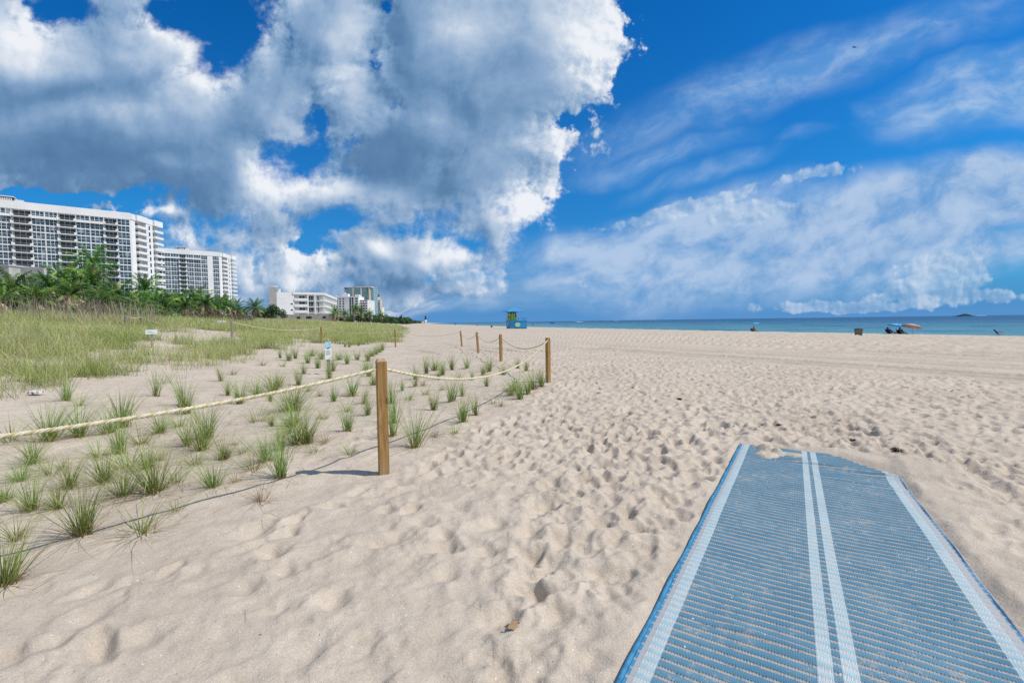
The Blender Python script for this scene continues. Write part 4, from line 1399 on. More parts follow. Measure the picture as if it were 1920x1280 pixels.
def win_grid(mb, t0, t1, h, cols, rows, fy=.10, gy=.03, fw=.13):
    """glass sheet with white bars, hung on the face y=0, outward is -y; t runs to -x"""
    mb.box(-t1, -gy, .25, -t0, -.004, h-.25, 1)
    for i in range(cols+1):
        x = -t1 + (t1-t0)*i/cols
        w = fw if 0 < i < cols else fw*1.2
        mb.box(x-w/2, -fy, .25, x+w/2, -.006, h-.25, 0)
    for j in range(1, rows):
        z = .25 + (h-.5)*j/rows
        mb.box(-t1, -fy+.015, z-.05, -t0, -.008, z+.05, 0)

def repeat(o, zs):
    """further copies of a part, one per storey"""
    for z in zs:
        c = o.copy(); col.objects.link(c); c.parent = o.parent; c.location.z = z

def tower(name, corner, yaw, end_dir, top, bays, end_len, label, roofbox):
    """bays: (kind, t0, t1, floors, columns): W windows, B balcony recess, P penthouse, - blank"""
    root = empty(name, (corner[0], corner[1], 0), yaw, label, 'building', 'white apartment towers behind the palms')
    gz = 2.0
    par = 3.0
    nfl = int((top-par-gz)/FH)
    zf = [top-par-FH*(k+1) for k in range(nfl)]
    body = MB()
    T_ = max(b[2] for b in bays)
    DP = 16.0
    for kind, t0, t1, fl, cols in bays:
        y0 = 1.5 if kind == 'B' else 0.0
        body.box(-t1, y0, gz, -t0, DP, top-par+.001 if False else top-par, 0)
    # parapet runs along the whole roof, a little proud
    o = body.build('wall', WHITE, root)
    pb = MB()
    pb.box(-T_, -.15, top-par, 0, DP, top, 0)
    pb.build('parapet', WHITE, root)
    for kind, t0, t1, fl, cols in bays:
        if kind == 'W':
            m = MB()
            ng = max(1, round((t1-t0)/4.3))
            for g in range(ng):
                a = t0 + (t1-t0)*g/ng + .12; b = t0 + (t1-t0)*(g+1)/ng - .12
                win_grid(m, a, b, FH, cols, 2)
            w = m.build('window', [WHITE, GLASS], root); w.location = (0, 0, zf[0])
            repeat(w, zf[1:fl])
            if t1 - t0 > 6:
                pm = MB(); pm.box(-t1+.05, -1.0, 0, -t0-.05, -.16, 1.0, 0)
                p = pm.build('terrace_front', WHITE, root); p.location = (0, 0, zf[0]-.35)
        elif kind == 'B':
            m = MB()
            M = Matrix.Translation((0, 1.5, 0))
            sub = MB(); win_grid(sub, t0+.25, t1-.25, FH, 3, 1, .09, .03, .10)
            m.add([M @ Vector(v) for v in sub.v], sub.f); m.m[-len(sub.f):] = sub.m
            d = m.build('balcony_door', [WHITE2, GLASS_D], root); d.location = (0, 0, zf[0]); repeat(d, zf[1:fl])
            bm_ = MB()
            bm_.box(-t1-.35, -1.05, -.12, -t0+.35, 1.495, .12, 0)
            for s0, s1 in ((-t1-.35, -t1+.55), (-t0-.55, -t0+.35)):
                bm_.add([(s0, -1.05, .16), (s1, -1.05, .16), (s1, -.20, .16), (s0, -.20, .16), (s0, -1.05, 1.15), (s1, -1.05, .75), (s1, -.20, .75), (s0, -.20, 1.15)] if s0 < -t1 else
                        [(s0, -1.05, .16), (s1, -1.05, .16), (s1, -.20, .16), (s0, -.20, .16), (s0, -1.05, .75), (s1, -1.05, 1.15), (s1, -.20, 1.15), (s0, -.20, .75)],
                        [(0,3,2,1),(4,5,6,7),(0,1,5,4),(1,2,6,5),(2,3,7,6),(3,0,4,7)], 0)
            for z in (.6, 1.0): bm_.box(-t1+.56, -1.02, z-.02, -t0-.56, -.99, z+.02, 1)
            b = bm_.build('balcony', [WHITE, RAIL], root); b.location = (0, 0, zf[0]); repeat(b, zf[1:fl])
    # end wing, looking out to sea
    ang = math.atan2(end_dir[1], end_dir[0]) - yaw
    M = Matrix.Rotation(ang, 4, 'Z')
    def emb(mb): return [M @ Vector(v) for v in mb.v]
    def ebuild(mb, nm, mats, z=0.0):
        mb.v = [tuple(v) for v in emb(mb)]
        o = mb.build(nm, mats, root); o.location = (0, 0, z); return o
    e = end_len
    w = MB()
    # along the wing x runs away from the corner, outward is -y
    for a, b, rec in ((.0, e*.12, 0), (e*.12, e*.48, 1.4), (e*.48, e*.72, 0), (e*.72, e, 1.5)):
        w.box(a, rec, gz, b, 11, top-par, 0)
    ebuild(w, 'wall', WHITE)
    p = MB()
    for a, b, out in ((-.1, e*.12, .25), (e*.12, e*.48, 1.0), (e*.48, e*.72, .12), (e*.72, e+.6, 1.0)):
        p.box(a, -out, top-par+.15, b, 11, top-.25, 0)
    ebuild(p, 'parapet', WHITE)
    for a, b in ((e*.12, e*.48), (e*.72, e)):
        g = MB(); g.box(a+.5, 1.36 if a < e*.5 else 1.46, .15, a+(b-a)*.55, 1.395 if a < e*.5 else 1.495, 2.35, 0)
        d = ebuild(g, 'balcony_door', GLASS_D, zf[0]); repeat(d, zf[1:15])
        bl = MB()
        bl.box(a-.05, -1.15, -.14, b+(.5 if a > e*.5 else .05), 1.36, .14, 0)
        bl.box(a-.05, -1.15, .14, b+(.5 if a > e*.5 else .05), -1.02, .95, 0)
        bl.box(a-.05, -1.02, .14, a+.08, 1.2, .95, 0)
        bl.box(b-.08, -1.02, .14, b+.05, 1.2, .95, 0)
        bb = ebuild(bl, 'balcony', WHITE, zf[0]); repeat(bb, zf[1:15])
    s = MB(); s.box(e*.58, -.03, .5, e*.63, -.004, 2.3, 1); s.box(e*.575, -.06, .4, e*.635, -.006, .5, 0)
    sw = ebuild(s, 'window', [WHITE, GLASS_D], zf[0]); repeat(sw, zf[1:14])
    if roofbox:
        r0, r1 = roofbox
        r = MB(); r.box(-r1, 3, top, -r0, 8, top+2.0, 0); r.box(-r1-1.2, 2.6, top+2.0, -r0+.1, 8.3, top+2.3, 1); r.box(-r0, 3.5, top, -r0+2.5, 7, top+1.3, 1)
        for k in range(7): r.box(-r1+.3+k*(r1-r0-.6)/7, 2.94, top+.3, -r1+.3+(k+.6)*(r1-r0-.6)/7, 2.997, top+1.7, 1)
        r.build('rooftop_plant', [DARKM, WHITE2], root)
    for t in (8, 16, 22):
        v = MB(); v.tube([(-t, 4, top), (-t, 4, top+1.0)], .12, 6); v.build('roof_vent', RAIL, root)
    return root
YAW = math.atan2(.61, .79)
c1 = far(255, 600, 207)
tower('apartment_tower', (c1.x, 207), YAW, (-.05, 1), 52.6,
      [('W', .5, 4.9, 15, 3), ('-', 0, .5, 0, 0), ('B', 4.9, 9.2, 12, 3), ('W', 9.2, 18.3, 11, 3), ('B', 18.3, 23.6, 10, 3), ('W', 23.6, 31.5, 9, 3), ('B', 31.5, 36.9, 9, 3), ('W', 36.9, 45.8, 9, 3), ('B', 45.8, 50.5, 8, 3), ('-', 50.5, 58, 0, 0)],
      18, 'wide white apartment tower at the left edge, nearest of the two matching towers', (36.5, 40.5))
c2 = far(417, 600, 319)
tower('apartment_tower', (c2.x, 319), YAW, (-.10, 1), 52.6,
      [('W', .5, 4.3, 15, 3), ('-', 0, .5, 0, 0), ('-', 4.3, 7.2, 0, 0), ('W', 7.2, 11.0, 13, 3), ('W', 11.0, 19.2, 13, 3), ('B', 19.2, 23.0, 12, 3), ('W', 23.0, 32.2, 12, 3), ('B', 32.2, 36.5, 11, 3), ('-', 36.5, 45, 0, 0)],
      20, 'farther white apartment tower standing right of its near twin', (19.5, 23))

# concrete structure in front of the near tower
def flat_building(name, px0, px1, ytop, Z, depth, mat, label, cat='building', zb=1.5, group=None):
    a = far(px0, ytop, Z); b = far(px1, ytop, Z)
    root = empty(name, (a.x, Z, 0), 0, label, cat, group)
    return root, b.x-a.x, (a.z+b.z)/2
r, w, zt = flat_building('concrete_annex', -60, 16, 496, 125, 12, CONC, 'plain grey concrete block before the near tower at the left edge')
m = MB(); m.box(0, 0, 1, w, 10, zt-.5); m.build('wall', CONC, r)
m = MB(); m.box(-.2, -.25, zt-.5, w+.2, 10.2, zt); m.build('roof_edge', CONC, r)
r, w, zt = flat_building('concrete_terrace', 17, 82, 501, 128, 12, CONC, 'low grey concrete terrace with dark opening behind the palms')
m = MB(); m.box(0, 0, zt-2.4, w, 8, zt); m.box(0, 1.2, 1, w, 8, zt-2.4); m.box(w*.45, 0, 1, w*.52, 1.19, zt-2.4); m.build('wall', CONC, r)
m = MB(); m.box(.2, 1.12, zt-5.0, w*.42, 1.19, zt-2.7); m.build('opening', DARKM, r)

# white low-rise with round stair tower
def lowrise():
    Z0 = 225.0; c = far(608, 600, Z0)
    yaw = math.atan2(.55, .83)
    root = empty('white_lowrise', (c.x, Z0, 0), yaw, 'white five-storey block with a round windowless stair tower at its left end', 'building')
    top = 17.0; L = 21.5
    m = MB(); m.box(-L, 0, 1, -13.2, 12, top-.6); m.box(-13.2, 1.3, 1, 0, 12, top-.6); m.build('wall', WHITE, root)
    m = MB(); m.box(-13.8, -.35, top-1.1, .35, 12.2, top); m.box(-L, .0, top-.6, -13.8, 12, top-.2); m.build('roof_edge', WHITE, root)
    m = MB(); m.lathe([(1.75, 1), (1.75, 19.2), (1.9, 19.25), (1.9, 19.6)], 28, 0, Matrix.Translation((-L-.2, 1.4, 0)))
    m.build('stair_tower', WHITE, root, True)
    m = MB(); m.box(-L+2.0, 3, top-.2, -L+3.0, 5, top+1.5); m.box(-L+1.9, 2.9, top+1.5, -L+3.1, 5.1, top+1.7); m.build('roof_hut', WHITE, root)
    m = MB(); m.box(-11.8, 4, top, -11.0, 5, top+1.1); m.build('roof_vent', CONC, root)
    m = MB(); m.box(-3.5, 4, top, -2.8, 5, top+.8); m.build('roof_vent', CONC, root)
    zs = [top-1.1-2.87*(k+1) for k in range(5)]
    s = MB(); s.box(-13.3, -.3, -.18, .3, 1.29, .12); o = s.build('floor_slab', WHITE, root); o.location.z = zs[0]; repeat(o, zs[1:])
    s = MB(); s.box(-13.3, -.32, .12, -7.2, -.18, 1.1); o = s.build('balcony_front', WHITE, root); o.location.z = zs[0]; repeat(o, zs[1:])
    s = MB()
    for x in (-6.9, -4.9, -4.5, -3.0, -1.5, 0): s.box(x-.03, -.25, .12, x+.03, -.19, 1.1)
    for z in (.4, .7, 1.07): s.box(-6.9, -.24, z-.02, .2, -.20, z+.02)
    o = s.build('balcony_rail', RAIL, root); o.location.z = zs[0]; repeat(o, zs[1:])
    for a, b in ((-10.8, -8.4), (-7.0, -4.6), (-2.6, -.6)):
        s = MB(); s.box(a, 1.24, .4 if a < -8 else .15, b, 1.295, 2.3, 1); s.box((a+b)/2-.06, 1.2, .3, (a+b)/2+.06, 1.297, 2.35, 0)
        o = s.build('window', [WHITE, GLASS_D], root); o.location.z = zs[0]; repeat(o, zs[1:])
    s = MB(); s.box(-14.8, -.05, .9, -13.9, -.004, 1.5, 0); o = s.build('small_window', GLASS_D, root); o.location.z = zs[1]; repeat(o, zs[2:])
    for x in (-4.0, -7.2):
        s = MB(); s.box(x-.25, -.28, 1, x+.25, 1.29, top-1.1); s.build('pier', WHITE, root)
    # seaward side, receding
    e = far(632, 600, 273); dv = Vector((e.x-c.x, 273-Z0, 0)); Ls = dv.length
    M = Matrix.Rotation(math.atan2(dv.y, dv.x)-yaw, 4, 'Z')
    def sb(mb, nm, mt, z=0):
        mb.v = [tuple(M @ Vector(v)) for v in mb.v]; o = mb.build(nm, mt, root); o.location.z = z; return o
    s = MB(); s.box(.5, .6, 1, Ls, 10, top-.6); sb(s, 'wall', WHITE2)
    s = MB(); s.box(.4, -.4, top-1.1, Ls+.3, 10, top); sb(s, 'roof_edge', WHITE)
    s = MB(); s.box(.4, -.35, -.18, Ls, .59, .12); o = sb(s, 'floor_slab', WHITE, zs[0]); repeat(o, zs[1:])
    for k in range(12):
        a = 1.2 + k*(Ls-2)/12; b = a + (Ls-2)/12*.62
        s = MB(); s.box(a, .54, .3, b, .596, 2.3); o = sb(s, 'window', GLASS_D, zs[0]); repeat(o, zs[1:])
    s = MB()
    for k in range(13):
        a = .6 + k*(Ls-1.2)/12
        s.box(a-.15, -.3, .12, a+.15, .59, 2.68)
    o = sb(s, 'pier', WHITE, zs[0]); repeat(o, zs[1:])
    s = MB(); s.box(.6, -.32, .12, Ls, -.24, 1.0); o = sb(s, 'balcony_front', WHITE2, zs[0]); repeat(o, zs[1:])
lowrise()
r, w, zt = flat_building('garden_wall', 500, 634, 589, 172, 1, CREAM, 'long low cream wall with small dark openings below the white low-rise', 'wall')
m = MB(); m.box(0, 0, 1, w, .4, zt-.25); m.build('wall', CREAM, r)
m = MB(); m.box(-.1, -.12, zt-.25, w+.1, .5, zt); m.build('coping', WHITE2, r)
m = MB(); m.box(0, -.06, 0, 1.3, -.004, .8); o = m.build('opening', DARKM, r); o.location = (w*.42, 0, zt-1.7)
for q in (.55, .58, .78): 
    c = o.copy(); col.objects.link(c); c.parent = r; c.location.x = w*q
# white hotel
def hotel():
    Z = 526.0; a = far(622, 556, Z); b = far(672, 556, Z); W_ = b.x-a.x; top = 33.2
    root = empty('white_hotel', (a.x, Z, 0), 0, 'white hotel slab with rows of small square windows left of the teal tower', 'building')
    m = MB(); m.box(0, 0, 1, W_, 20, top-.8); m.build('wall', WHITE, root)
    m = MB(); m.box(-.3, -.3, top-.8, W_+.3, 20, top); m.build('parapet', WHITE, root)
    m = MB(); m.box(W_*.36, 3, top, W_*.58, 9, top+3.2); m.box(W_*.40, 3.5, top+3.2, W_*.47, 7, top+4.6); m.box(W_*.84, 3, top, W_, 8, top+2.2); m.box(W_*.08, 3, top, W_*.14, 6, top+1.0); m.build('roof_hut', WHITE, root)
    zs = [top-1.2-2.9*(k+1) for k in range(8)]
    for x0, x1, kind in ((.06, .11, 0), (.17, .22, 0), (.28, .34, 0), (.40, .46, 0), (.66, .72, 1), (.75, .81, 1), (.88, .97, 0)):
        s = MB(); s.box(W_*x0, -.10, .5 if not kind else .1, W_*x1, -.004, 2.1 if not kind else 2.7, 1); s.box(W_*x0-.2, -.16, .3 if not kind else -.1, W_*x1+.2, -.006, .48 if not kind else .08, 0)
        o = s.build('window', [WHITE, GLASS_D], root); o.location.z = zs[0]; repeat(o, zs[1:])
    m = MB(); m.box(W_+.0, 3, 1, W_+9.5, 30, top-4); m.build('side_wing', WHITE2, root)
    for k in range(3):
        s = MB(); s.box(W_+1+k*2.9, 1.6, 0, W_+3.2+k*2.9, 2.99, .9, 0); s.box(W_+1.2+k*2.9, 2.9, .95, W_+3.0+k*2.9, 2.992, 2.4, 1)
        o = s.build('balcony', [WHITE, GLASS_D], root); o.location.z = zs[1]; repeat(o, zs[2:])
hotel()
def glass_tower():
    Z = 760.0; a = far(646, 540, Z); b = far(699, 540, Z); W_ = b.x-a.x; top = 62.5
    root = empty('glass_tower', (a.x, Z, 0), 0, 'tall curved tower of teal glass with rust-red panels under its roof', 'building')
    def plan(o): 
        pts = [(-o, 0), ]
        n = 14
        for i in range(n+1):
            t = i/n; pts.append((-o + (W_+2*o)*t, -o - 7*math.sin(math.pi*(t*.85+.15))+3))
        pts += [(W_+o, 26), (-o, 26)]
        return pts[1:]
    m = MB(); m.prism(plan(0), 1, top-1); m.build('glazing', GLASS_T, root)
    z = top-1; zs = []
    while z > 14: zs.append(z); z -= 3.3
    s = MB(); s.prism(plan(.7), -.35, .25); o = s.build('floor_slab', WHITE2, root); o.location.z = zs[0]; repeat(o, zs[1:])
    s = MB(); s.box(.5, -2.2, top-3.2, W_*.46, 6, top-.2); s.build('roof_panel', RED_BROWN, root)
    s = MB(); s.box(W_*.47, -5.4, top-1.0, W_*.98, 10, top+.5); s.build('roof_edge', WHITE2, root)
    for k, q in enumerate((.33, .62, .9)):
        s = MB(); s.box(W_*q-.8, -6.5, 8, W_*q+.8, 0, top-2); s.build('pier', BEIGE if k != 1 else WHITE2, root)
glass_tower()
def beige_tower():
    Z = 900.0; a = far(699, 552, Z); b = far(712, 552, Z); W_ = b.x-a.x; top = 1.5+55/F*Z
    root = empty('beige_tower', (a.x, Z, 0), 0, 'slim beige tower with a dark navy top right of the teal tower', 'building')
    m = MB(); m.box(0, 0, 1, W_*.72, 16, top-5.5); m.box(W_*.72, 2, 1, W_, 16, top-11); m.build('wall', BEIGE, root)
    m = MB(); m.box(.6, .5, top-5.5, W_*.66, 14, top); m.build('top_storey', NAVY, root)
    zs = [top-8-3.3*k for k in range(14)]
    for x0, x1 in ((.10, .26), (.42, .58), (.78, .94)):
        s = MB(); yy = -.2 if x0 < .7 else 1.8
        s.box(W_*x0, yy, 0, W_*x1, yy+.19, 1.9); o = s.build('window', GLASS_D, root); o.location.z = zs[0 if x0 < .7 else 2]; repeat(o, zs[1 if x0 < .7 else 3:])
    s = MB(); s.box(W_*.70, -.9, 0, W_*.99, 1.99, .9); o = s.build('balcony', WHITE2, root); o.location.z = zs[2]; repeat(o, zs[3:])
beige_tower()
def slim():
    Z = 1000.0; a = far(711, 577, Z); b = far(717, 577, Z); W_ = b.x-a.x; top = 1.5+30/F*Z
    root = empty('slim_white_building', (a.x, Z, 0), 0, 'narrow white building rising from the trees right of the beige tower', 'building')
    m = MB(); m.box(0, 0, 1, W_, 14, top); m.build('wall', WHITE, root)
    zs = [top-3-3.2*k for k in range(8)]
    s = MB(); s.box(W_*.3, -.2, 0, W_*.7, -.01, 1.4); o = s.build('window', GLASS_D, root); o.location.z = zs[0]; repeat(o, zs[1:])
    Z = 1150.0; a = far(719, 588, Z); b = far(735, 588, Z); W_ = b.x-a.x; top = 1.5+17/F*Z
    root = empty('low_pale_building', (a.x, Z, 0), 0, 'low pale building peeping over the coastal trees', 'building')
    m = MB(); m.box(0, 0, 1, W_*.55, 14, top); m.box(W_*.55, 0, 1, W_, 14, top-5); m.build('wall', WHITE2, root)
    s = MB(); s.box(W_*.05, -.25, 0, W_*.5, -.01, 1.5); o = s.build('window', GLASS_D, root); o.location.z = top-3; repeat(o, [top-7])
    s = MB(); s.box(W_*.2, 2, top, W_*.25, 3, top+4); s.box(W_*.05, 2.2, top+3.6, W_*.75, 2.8, top+4); s.build('roof_mast', RAIL, root)
slim()
def lighthouse():
    Z = 1900.0; a = far(798, 600, Z); 
    root = empty('lighthouse', (a.x, Z, 1.0), 0, 'far lighthouse, white below and black above, at the point', 'lighthouse')
    hgt = 31.0
    m = MB(); m.lathe([(5.2, 0), (4.2, hgt*.42)], 16); m.build('lower_shaft', WHITE, root, True)
    m = MB(); m.lathe([(4.2, hgt*.42), (3.3, hgt*.80)], 16); m.build('upper_shaft', DARKM, root, True)
    m = MB(); m.lathe([(4.6, hgt*.80), (4.6, hgt*.83), (2.6, hgt*.83), (2.6, hgt*.94), (3.0, hgt*.94), (.2, hgt)], 16); m.build('lantern', DARKM, root)
    a = far(790, 604, 1850.0)
    root = empty('point_house', (a.x, 1850.0, 1.0), 0, 'tiny white houses beside the far lighthouse', 'building')
    m = MB(); m.box(0, 0, 0, 9, 8, 8); m.box(13, 0, 0, 19, 8, 6); m.build('wall', WHITE, root)
    m = MB(); m.add([(-.5, -.5, 8), (9.5, -.5, 8), (9.5, 8.5, 8), (-.5, 8.5, 8), (4.5, -.5, 11), (4.5, 8.5, 11)], [(0, 1, 4), (2, 3, 5), (1, 2, 5, 4), (3, 0, 4, 5), (0, 3, 2, 1)]); m.build('roof', RED_BROWN, root)
lighthouse()
# ------------------------------------------------------------------ signs
SIGNW = mottled('sign_white', (.80, .81, .78), .06, 8, .6, .3)
SIGNB = mottled('sign_pale_blue', (.36, .62, .76), .12, 8, .6, .3)
INK = mottled('sign_ink', (.06, .16, .24), .2, 20, .6, .3)
INK2 = mottled('sign_grey_print', (.42, .46, .46), .1, 20, .6, .3)
SAGE = mottled('sign_cream', (.60, .60, .46), .1, 8, .6, .3)
def tall_sign():
    b = at(617, 703)
    root = empty('information_sign', b, R(32), 'tall narrow sign, pale blue above and white below, among grass tufts', 'sign')
    Z = b.y; w = 11/F*Z; z0 = (703-674)/F*Z; z1 = (703-641)/F*Z
    m = MB(); m.box(-.045, .02, -.3, .045, .06, z1-.05); m.build('sign_post', WOOD_GREY, root)
    m = MB(); m.box(-w/2, 0, z0, w/2, .019, z1); panel = m.build('sign_panel', SIGNW, root)
    h = z1-z0
    m = MB(); m.box(-w/2+.004, -.004, z1-h*.34, w/2-.004, -.0005, z1-.004); m.build('blue_header', SIGNB, panel)
    m = MB()
    m.add([(-w*.30, -.007, z1-h*.33), (w*.05, -.007, z1-h*.30), (w*.32, -.007, z1-h*.25), (w*.12, -.007, z1-h*.36), (-w*.1, -.007, z1-h*.38)], [(0, 1, 2, 3, 4)])
    m.build('turtle_mark', INK, panel)
    m = MB()
    for k in range(6): m.box(-w*.38, -.004, z1-h*(.46+.05*k), w*(.34-.12*(k % 3 == 2)), -.0008, z1-h*(.485+.05*k)+.0)
    m.v = [(x, y, z) for x, y, z in m.v]; m.build('printed_lines', INK2, panel)
    m = MB(); m.add([(-w*.48, -.005, z0+.005), (w*.48, -.005, z0+h*.20), (w*.48, -.005, z0+h*.07), (-w*.2, -.005, z0+.004)], [(0, 3, 2, 1)]); m.build('cream_sweep', SAGE, panel)
tall_sign()
def board_sign(px, pyb, px0, px1, y0, y1, label, post, panel, mark):
    b = at(px, pyb); Z = b.y
    root = empty('dune_sign', b, R(30), label, 'sign', 'small signs on the dune')
    w = (px1-px0)/F*Z; za = (pyb-y1)/F*Z; zb = (pyb-y0)/F*Z
    m = MB(); m.box(-.04, .022, -.3, .04, .08, zb-.03); m.build('sign_post', post, root)
    m = MB(); m.box(-w/2, 0, za, w/2, .02, zb); o = m.build('sign_board', panel, root)
    m = MB(); h = zb-za
    if mark:
        m.box(-w*.30, -.004, za+h*.52, w*.06, -.0005, za+h*.66); m.box(-w*.22, -.004, za+h*.28, w*.22, -.0006, za+h*.40)
        m.build('faded_print', SIGNB, o)
    else:
        m.box(-w*.36, -.004, za+h*.35, w*.36, -.0005, za+h*.6); m.build('faded_print', SAGE, o)
board_sign(285, 652, 278.5, 297, 618, 626.5, 'white rectangular board on a thin dark post in the dune grass', WOOD_GREY, SIGNW, True)
board_sign(416, 616, 412, 426, 600.5, 605, 'small cream board on a tan stake beside the weathered post', WOOD, mottled('sign_offwhite', (.60, .56, .48), .1, 8, .6, .3), False)

# ------------------------------------------------------------------ lifeguard tower
BLUE = mottled('painted_blue', (.03, .29, .58), .10, 1.5, .55, .35)
BLUE_R = mottled('roof_blue', (.045, .27, .52), .10, 1.2, .6, .3)
GREEN = mottled('painted_green', (.09, .44, .065), .12, 2, .6, .3)
YEL = mottled('painted_cream_yellow', (.68, .68, .38), .06, 2, .6, .3)
BROWN = mottled('dark_shutter', (.095, .055, .020), .2, 2, .7, .2)
RED = mottled('red_plastic', (.58, .035, .045), .1, 3, .45, .4)
TEALY = mottled('emblem_pale', (.45, .66, .50), .1, 3, .6, .3)
GOLD = mottled('emblem_yellow', (.52, .56, .08), .1, 3, .6, .3)
def lifeguard():
    g = at(956, 616); Z = g.y; S = Z/98.0
    root = empty('lifeguard_tower', (g.x, Z, g.z), R(13), 'blue lifeguard tower with green hut and blue hipped roof on the open sand', 'lifeguard tower')
    Wd, Dp, Hb = 3.85, 3.7, 1.62
    m = MB()
    m.add([(.08, .08, 0), (Wd-.08, .08, 0), (Wd-.08, Dp, 0), (.08, Dp, 0), (0, 0, Hb), (Wd, 0, Hb), (Wd, Dp, Hb), (0, Dp, Hb)], [(0,3,2,1),(4,5,6,7),(0,1,5,4),(1,2,6,5),(2,3,7,6),(3,0,4,7)])
    m.build('base', BLUE, root)
    m = MB(); m.box(-.06, -.06, Hb, Wd+.06, Dp+.06, Hb+.10); m.build('deck', BLUE_R, root)
    m = MB(); m.box(.05, .06, -.15, Wd-.05, Dp-.05, .10); m.build('skid', DARKM, root)
    m = MB()
    def disc(cx, cz, rx, rz, y, n=20):
        v = [(cx+rx*math.cos(2*math.pi*i/n), y, cz+rz*math.sin(2*math.pi*i/n)) for i in range(n)]
        m.add(v, [tuple(range(n))])
    for k in range(6):
        a = k*math.pi/3
        disc(1.72+.34*math.cos(a), .82+.27*math.sin(a), .26, .22, -.035-.0015*k)
    emb_o = m.build('flower_emblem', TEALY, root)
    m = MB(); disc(1.72, .82, .27, .20, -.05); m.build('emblem_heart', GOLD, emb_o)
    m = MB()
    m.add([(-.02, 1.2, .75), (-.02, 1.2, 1.25), (-.02, 2.4, 1.25), (-.02, 2.4, .75)], [(0, 1, 2, 3)]); note_o = m.build('white_notice', SIGNW, root)
    m = MB(); m.add([(-.035, 1.4, .85), (-.035, 1.4, 1.15), (-.035, 1.8, 1.15), (-.035, 1.8, .85)], [(0, 1, 2, 3)]); m.build('notice_mark', DARKM, note_o)
    z0 = Hb+.10; z1 = z0+1.98
    x0, x1, y0, y1 = .0, 1.60, .25, 2.1
    m = MB(); m.box(x0+.02, y0+.02, z0, x1-.02, y1, z1); hut = m.build('hut', GREEN, root)
    m = MB()
    for x in (x0, .58, 1.12, x1-.07): m.box(x, y0-.04, z0, x+.075, y0+.018, z1)
    for z in (z0, z0+1.32, z1-.10): m.box(x0+.076, y0-.03, z, x1-.07, y0+.017, z+.09)
    for y in (y0+.9, y1-.08): m.box(x0-.05, y, z0, x0+.018, y+.08, z1)
    for z in (z0, z0+1.32, z1-.10): m.box(x0-.04, y0+.02, z, x0+.017, y1, z+.085)
    m.box(1.21, y0-.028, z0+.55, 1.52, y0+.016, z0+.62)
    m.build('trim', YEL, hut)
    for k, (a, b) in enumerate(((x0+.09, .57), (.67, 1.11), (1.21, 1.52))):
        m = MB(); m.box(a, y0-.012, z0+1.42, b, y0+.018, z1-.11); m.build('shutter', BROWN, hut)
    m = MB(); m.box(1.21, y0-.012, z0+.63, 1.52, y0+.018, z0+1.31); m.build('window', GLASS_D, hut)
    m = MB(); m.box(.68, y0-.010, z0+.10, 1.10, y0+.018, z0+1.31); m.build('door', mottled('door_green', (.055, .40, .08), .1, 2, .55, .3), hut)
    m = MB()
    for a, b in ((y0+.12, y0+.85), (y0+1.0, y1-.12)): m.box(x0-.012, a, z0+1.42, x0+.018, b, z1-.11)
    m.build('side_shutter', BROWN, hut)
    m = MB(); cx, cy = 1.15, 1.2; e = 1.95
    m.add([(cx-e, cy-e, z1), (cx+e, cy-e, z1), (cx+e, cy+e, z1), (cx-e, cy+e, z1), (cx-.25, cy, z1+.85), (cx+.25, cy, z1+.85), (cx-e, cy-e, z1-.10), (cx+e, cy-e, z1-.10), (cx+e, cy+e, z1-.10), (cx-e, cy+e, z1-.10)],
          [(0, 1, 5, 4), (1, 2, 5), (2, 3, 4, 5), (3, 0, 4), (6, 7, 1, 0), (7, 8, 2, 1), (8, 9, 3, 2), (9, 6, 0, 3), (9, 8, 7, 6)])
    m.build('roof', BLUE_R, root)
    m = MB()
    for x, y in ((1.95, .05), (2.6, .05), (3.25, .05), (3.8, .05), (3.8, 1.3), (3.8, 2.5), (3.8, 3.6), (-.0, 2.6), (0, 3.6), (0, .05), (1.2, 3.6), (2.5, 3.6)): m.box(x-.025, y-.025, z0-.05, x+.025, y+.025, z0+.62)
    for z in (z0+.32, z0+.60):
        m.box(1.7, .03, z, 3.82, .07, z+.04); m.box(3.78, .07, z, 3.82, 3.62, z+.04); m.box(-.02, 2.4, z, .02, 3.62, z+.04); m.box(.02, 3.58, z, 3.78, 3.62, z+.04)
    m.build('railing', BLUE_R, root)
    root.scale = (S, S, S)
    # red buoy hanging at the left of the deck
    M = Matrix.Translation((g.x, Z, g.z)) @ Matrix.Rotation(R(13), 4, 'Z') @ Matrix.Scale(S, 4)
    w = M @ Vector((-.18, -.1, z0+.78))
    r2 = empty('red_parasol', (w.x, w.y, w.z-.85*S), 0, 'small red parasol standing at the left side of the lifeguard tower', 'parasol')
    r2.scale = (S, S, S)
    m = MB(); m.lathe([(.02, 1.06), (.20, 1.00), (.36, .86), (.42, .74), (.40, .735), (.2, .85), (.01, .9)], 16); m.build('canopy', RED, r2, True)
    m = MB(); m.tube([(0, 0, -.0), (0, 0, 1.1)], .02, 6); m.build('pole', DARKM, r2)
lifeguard()

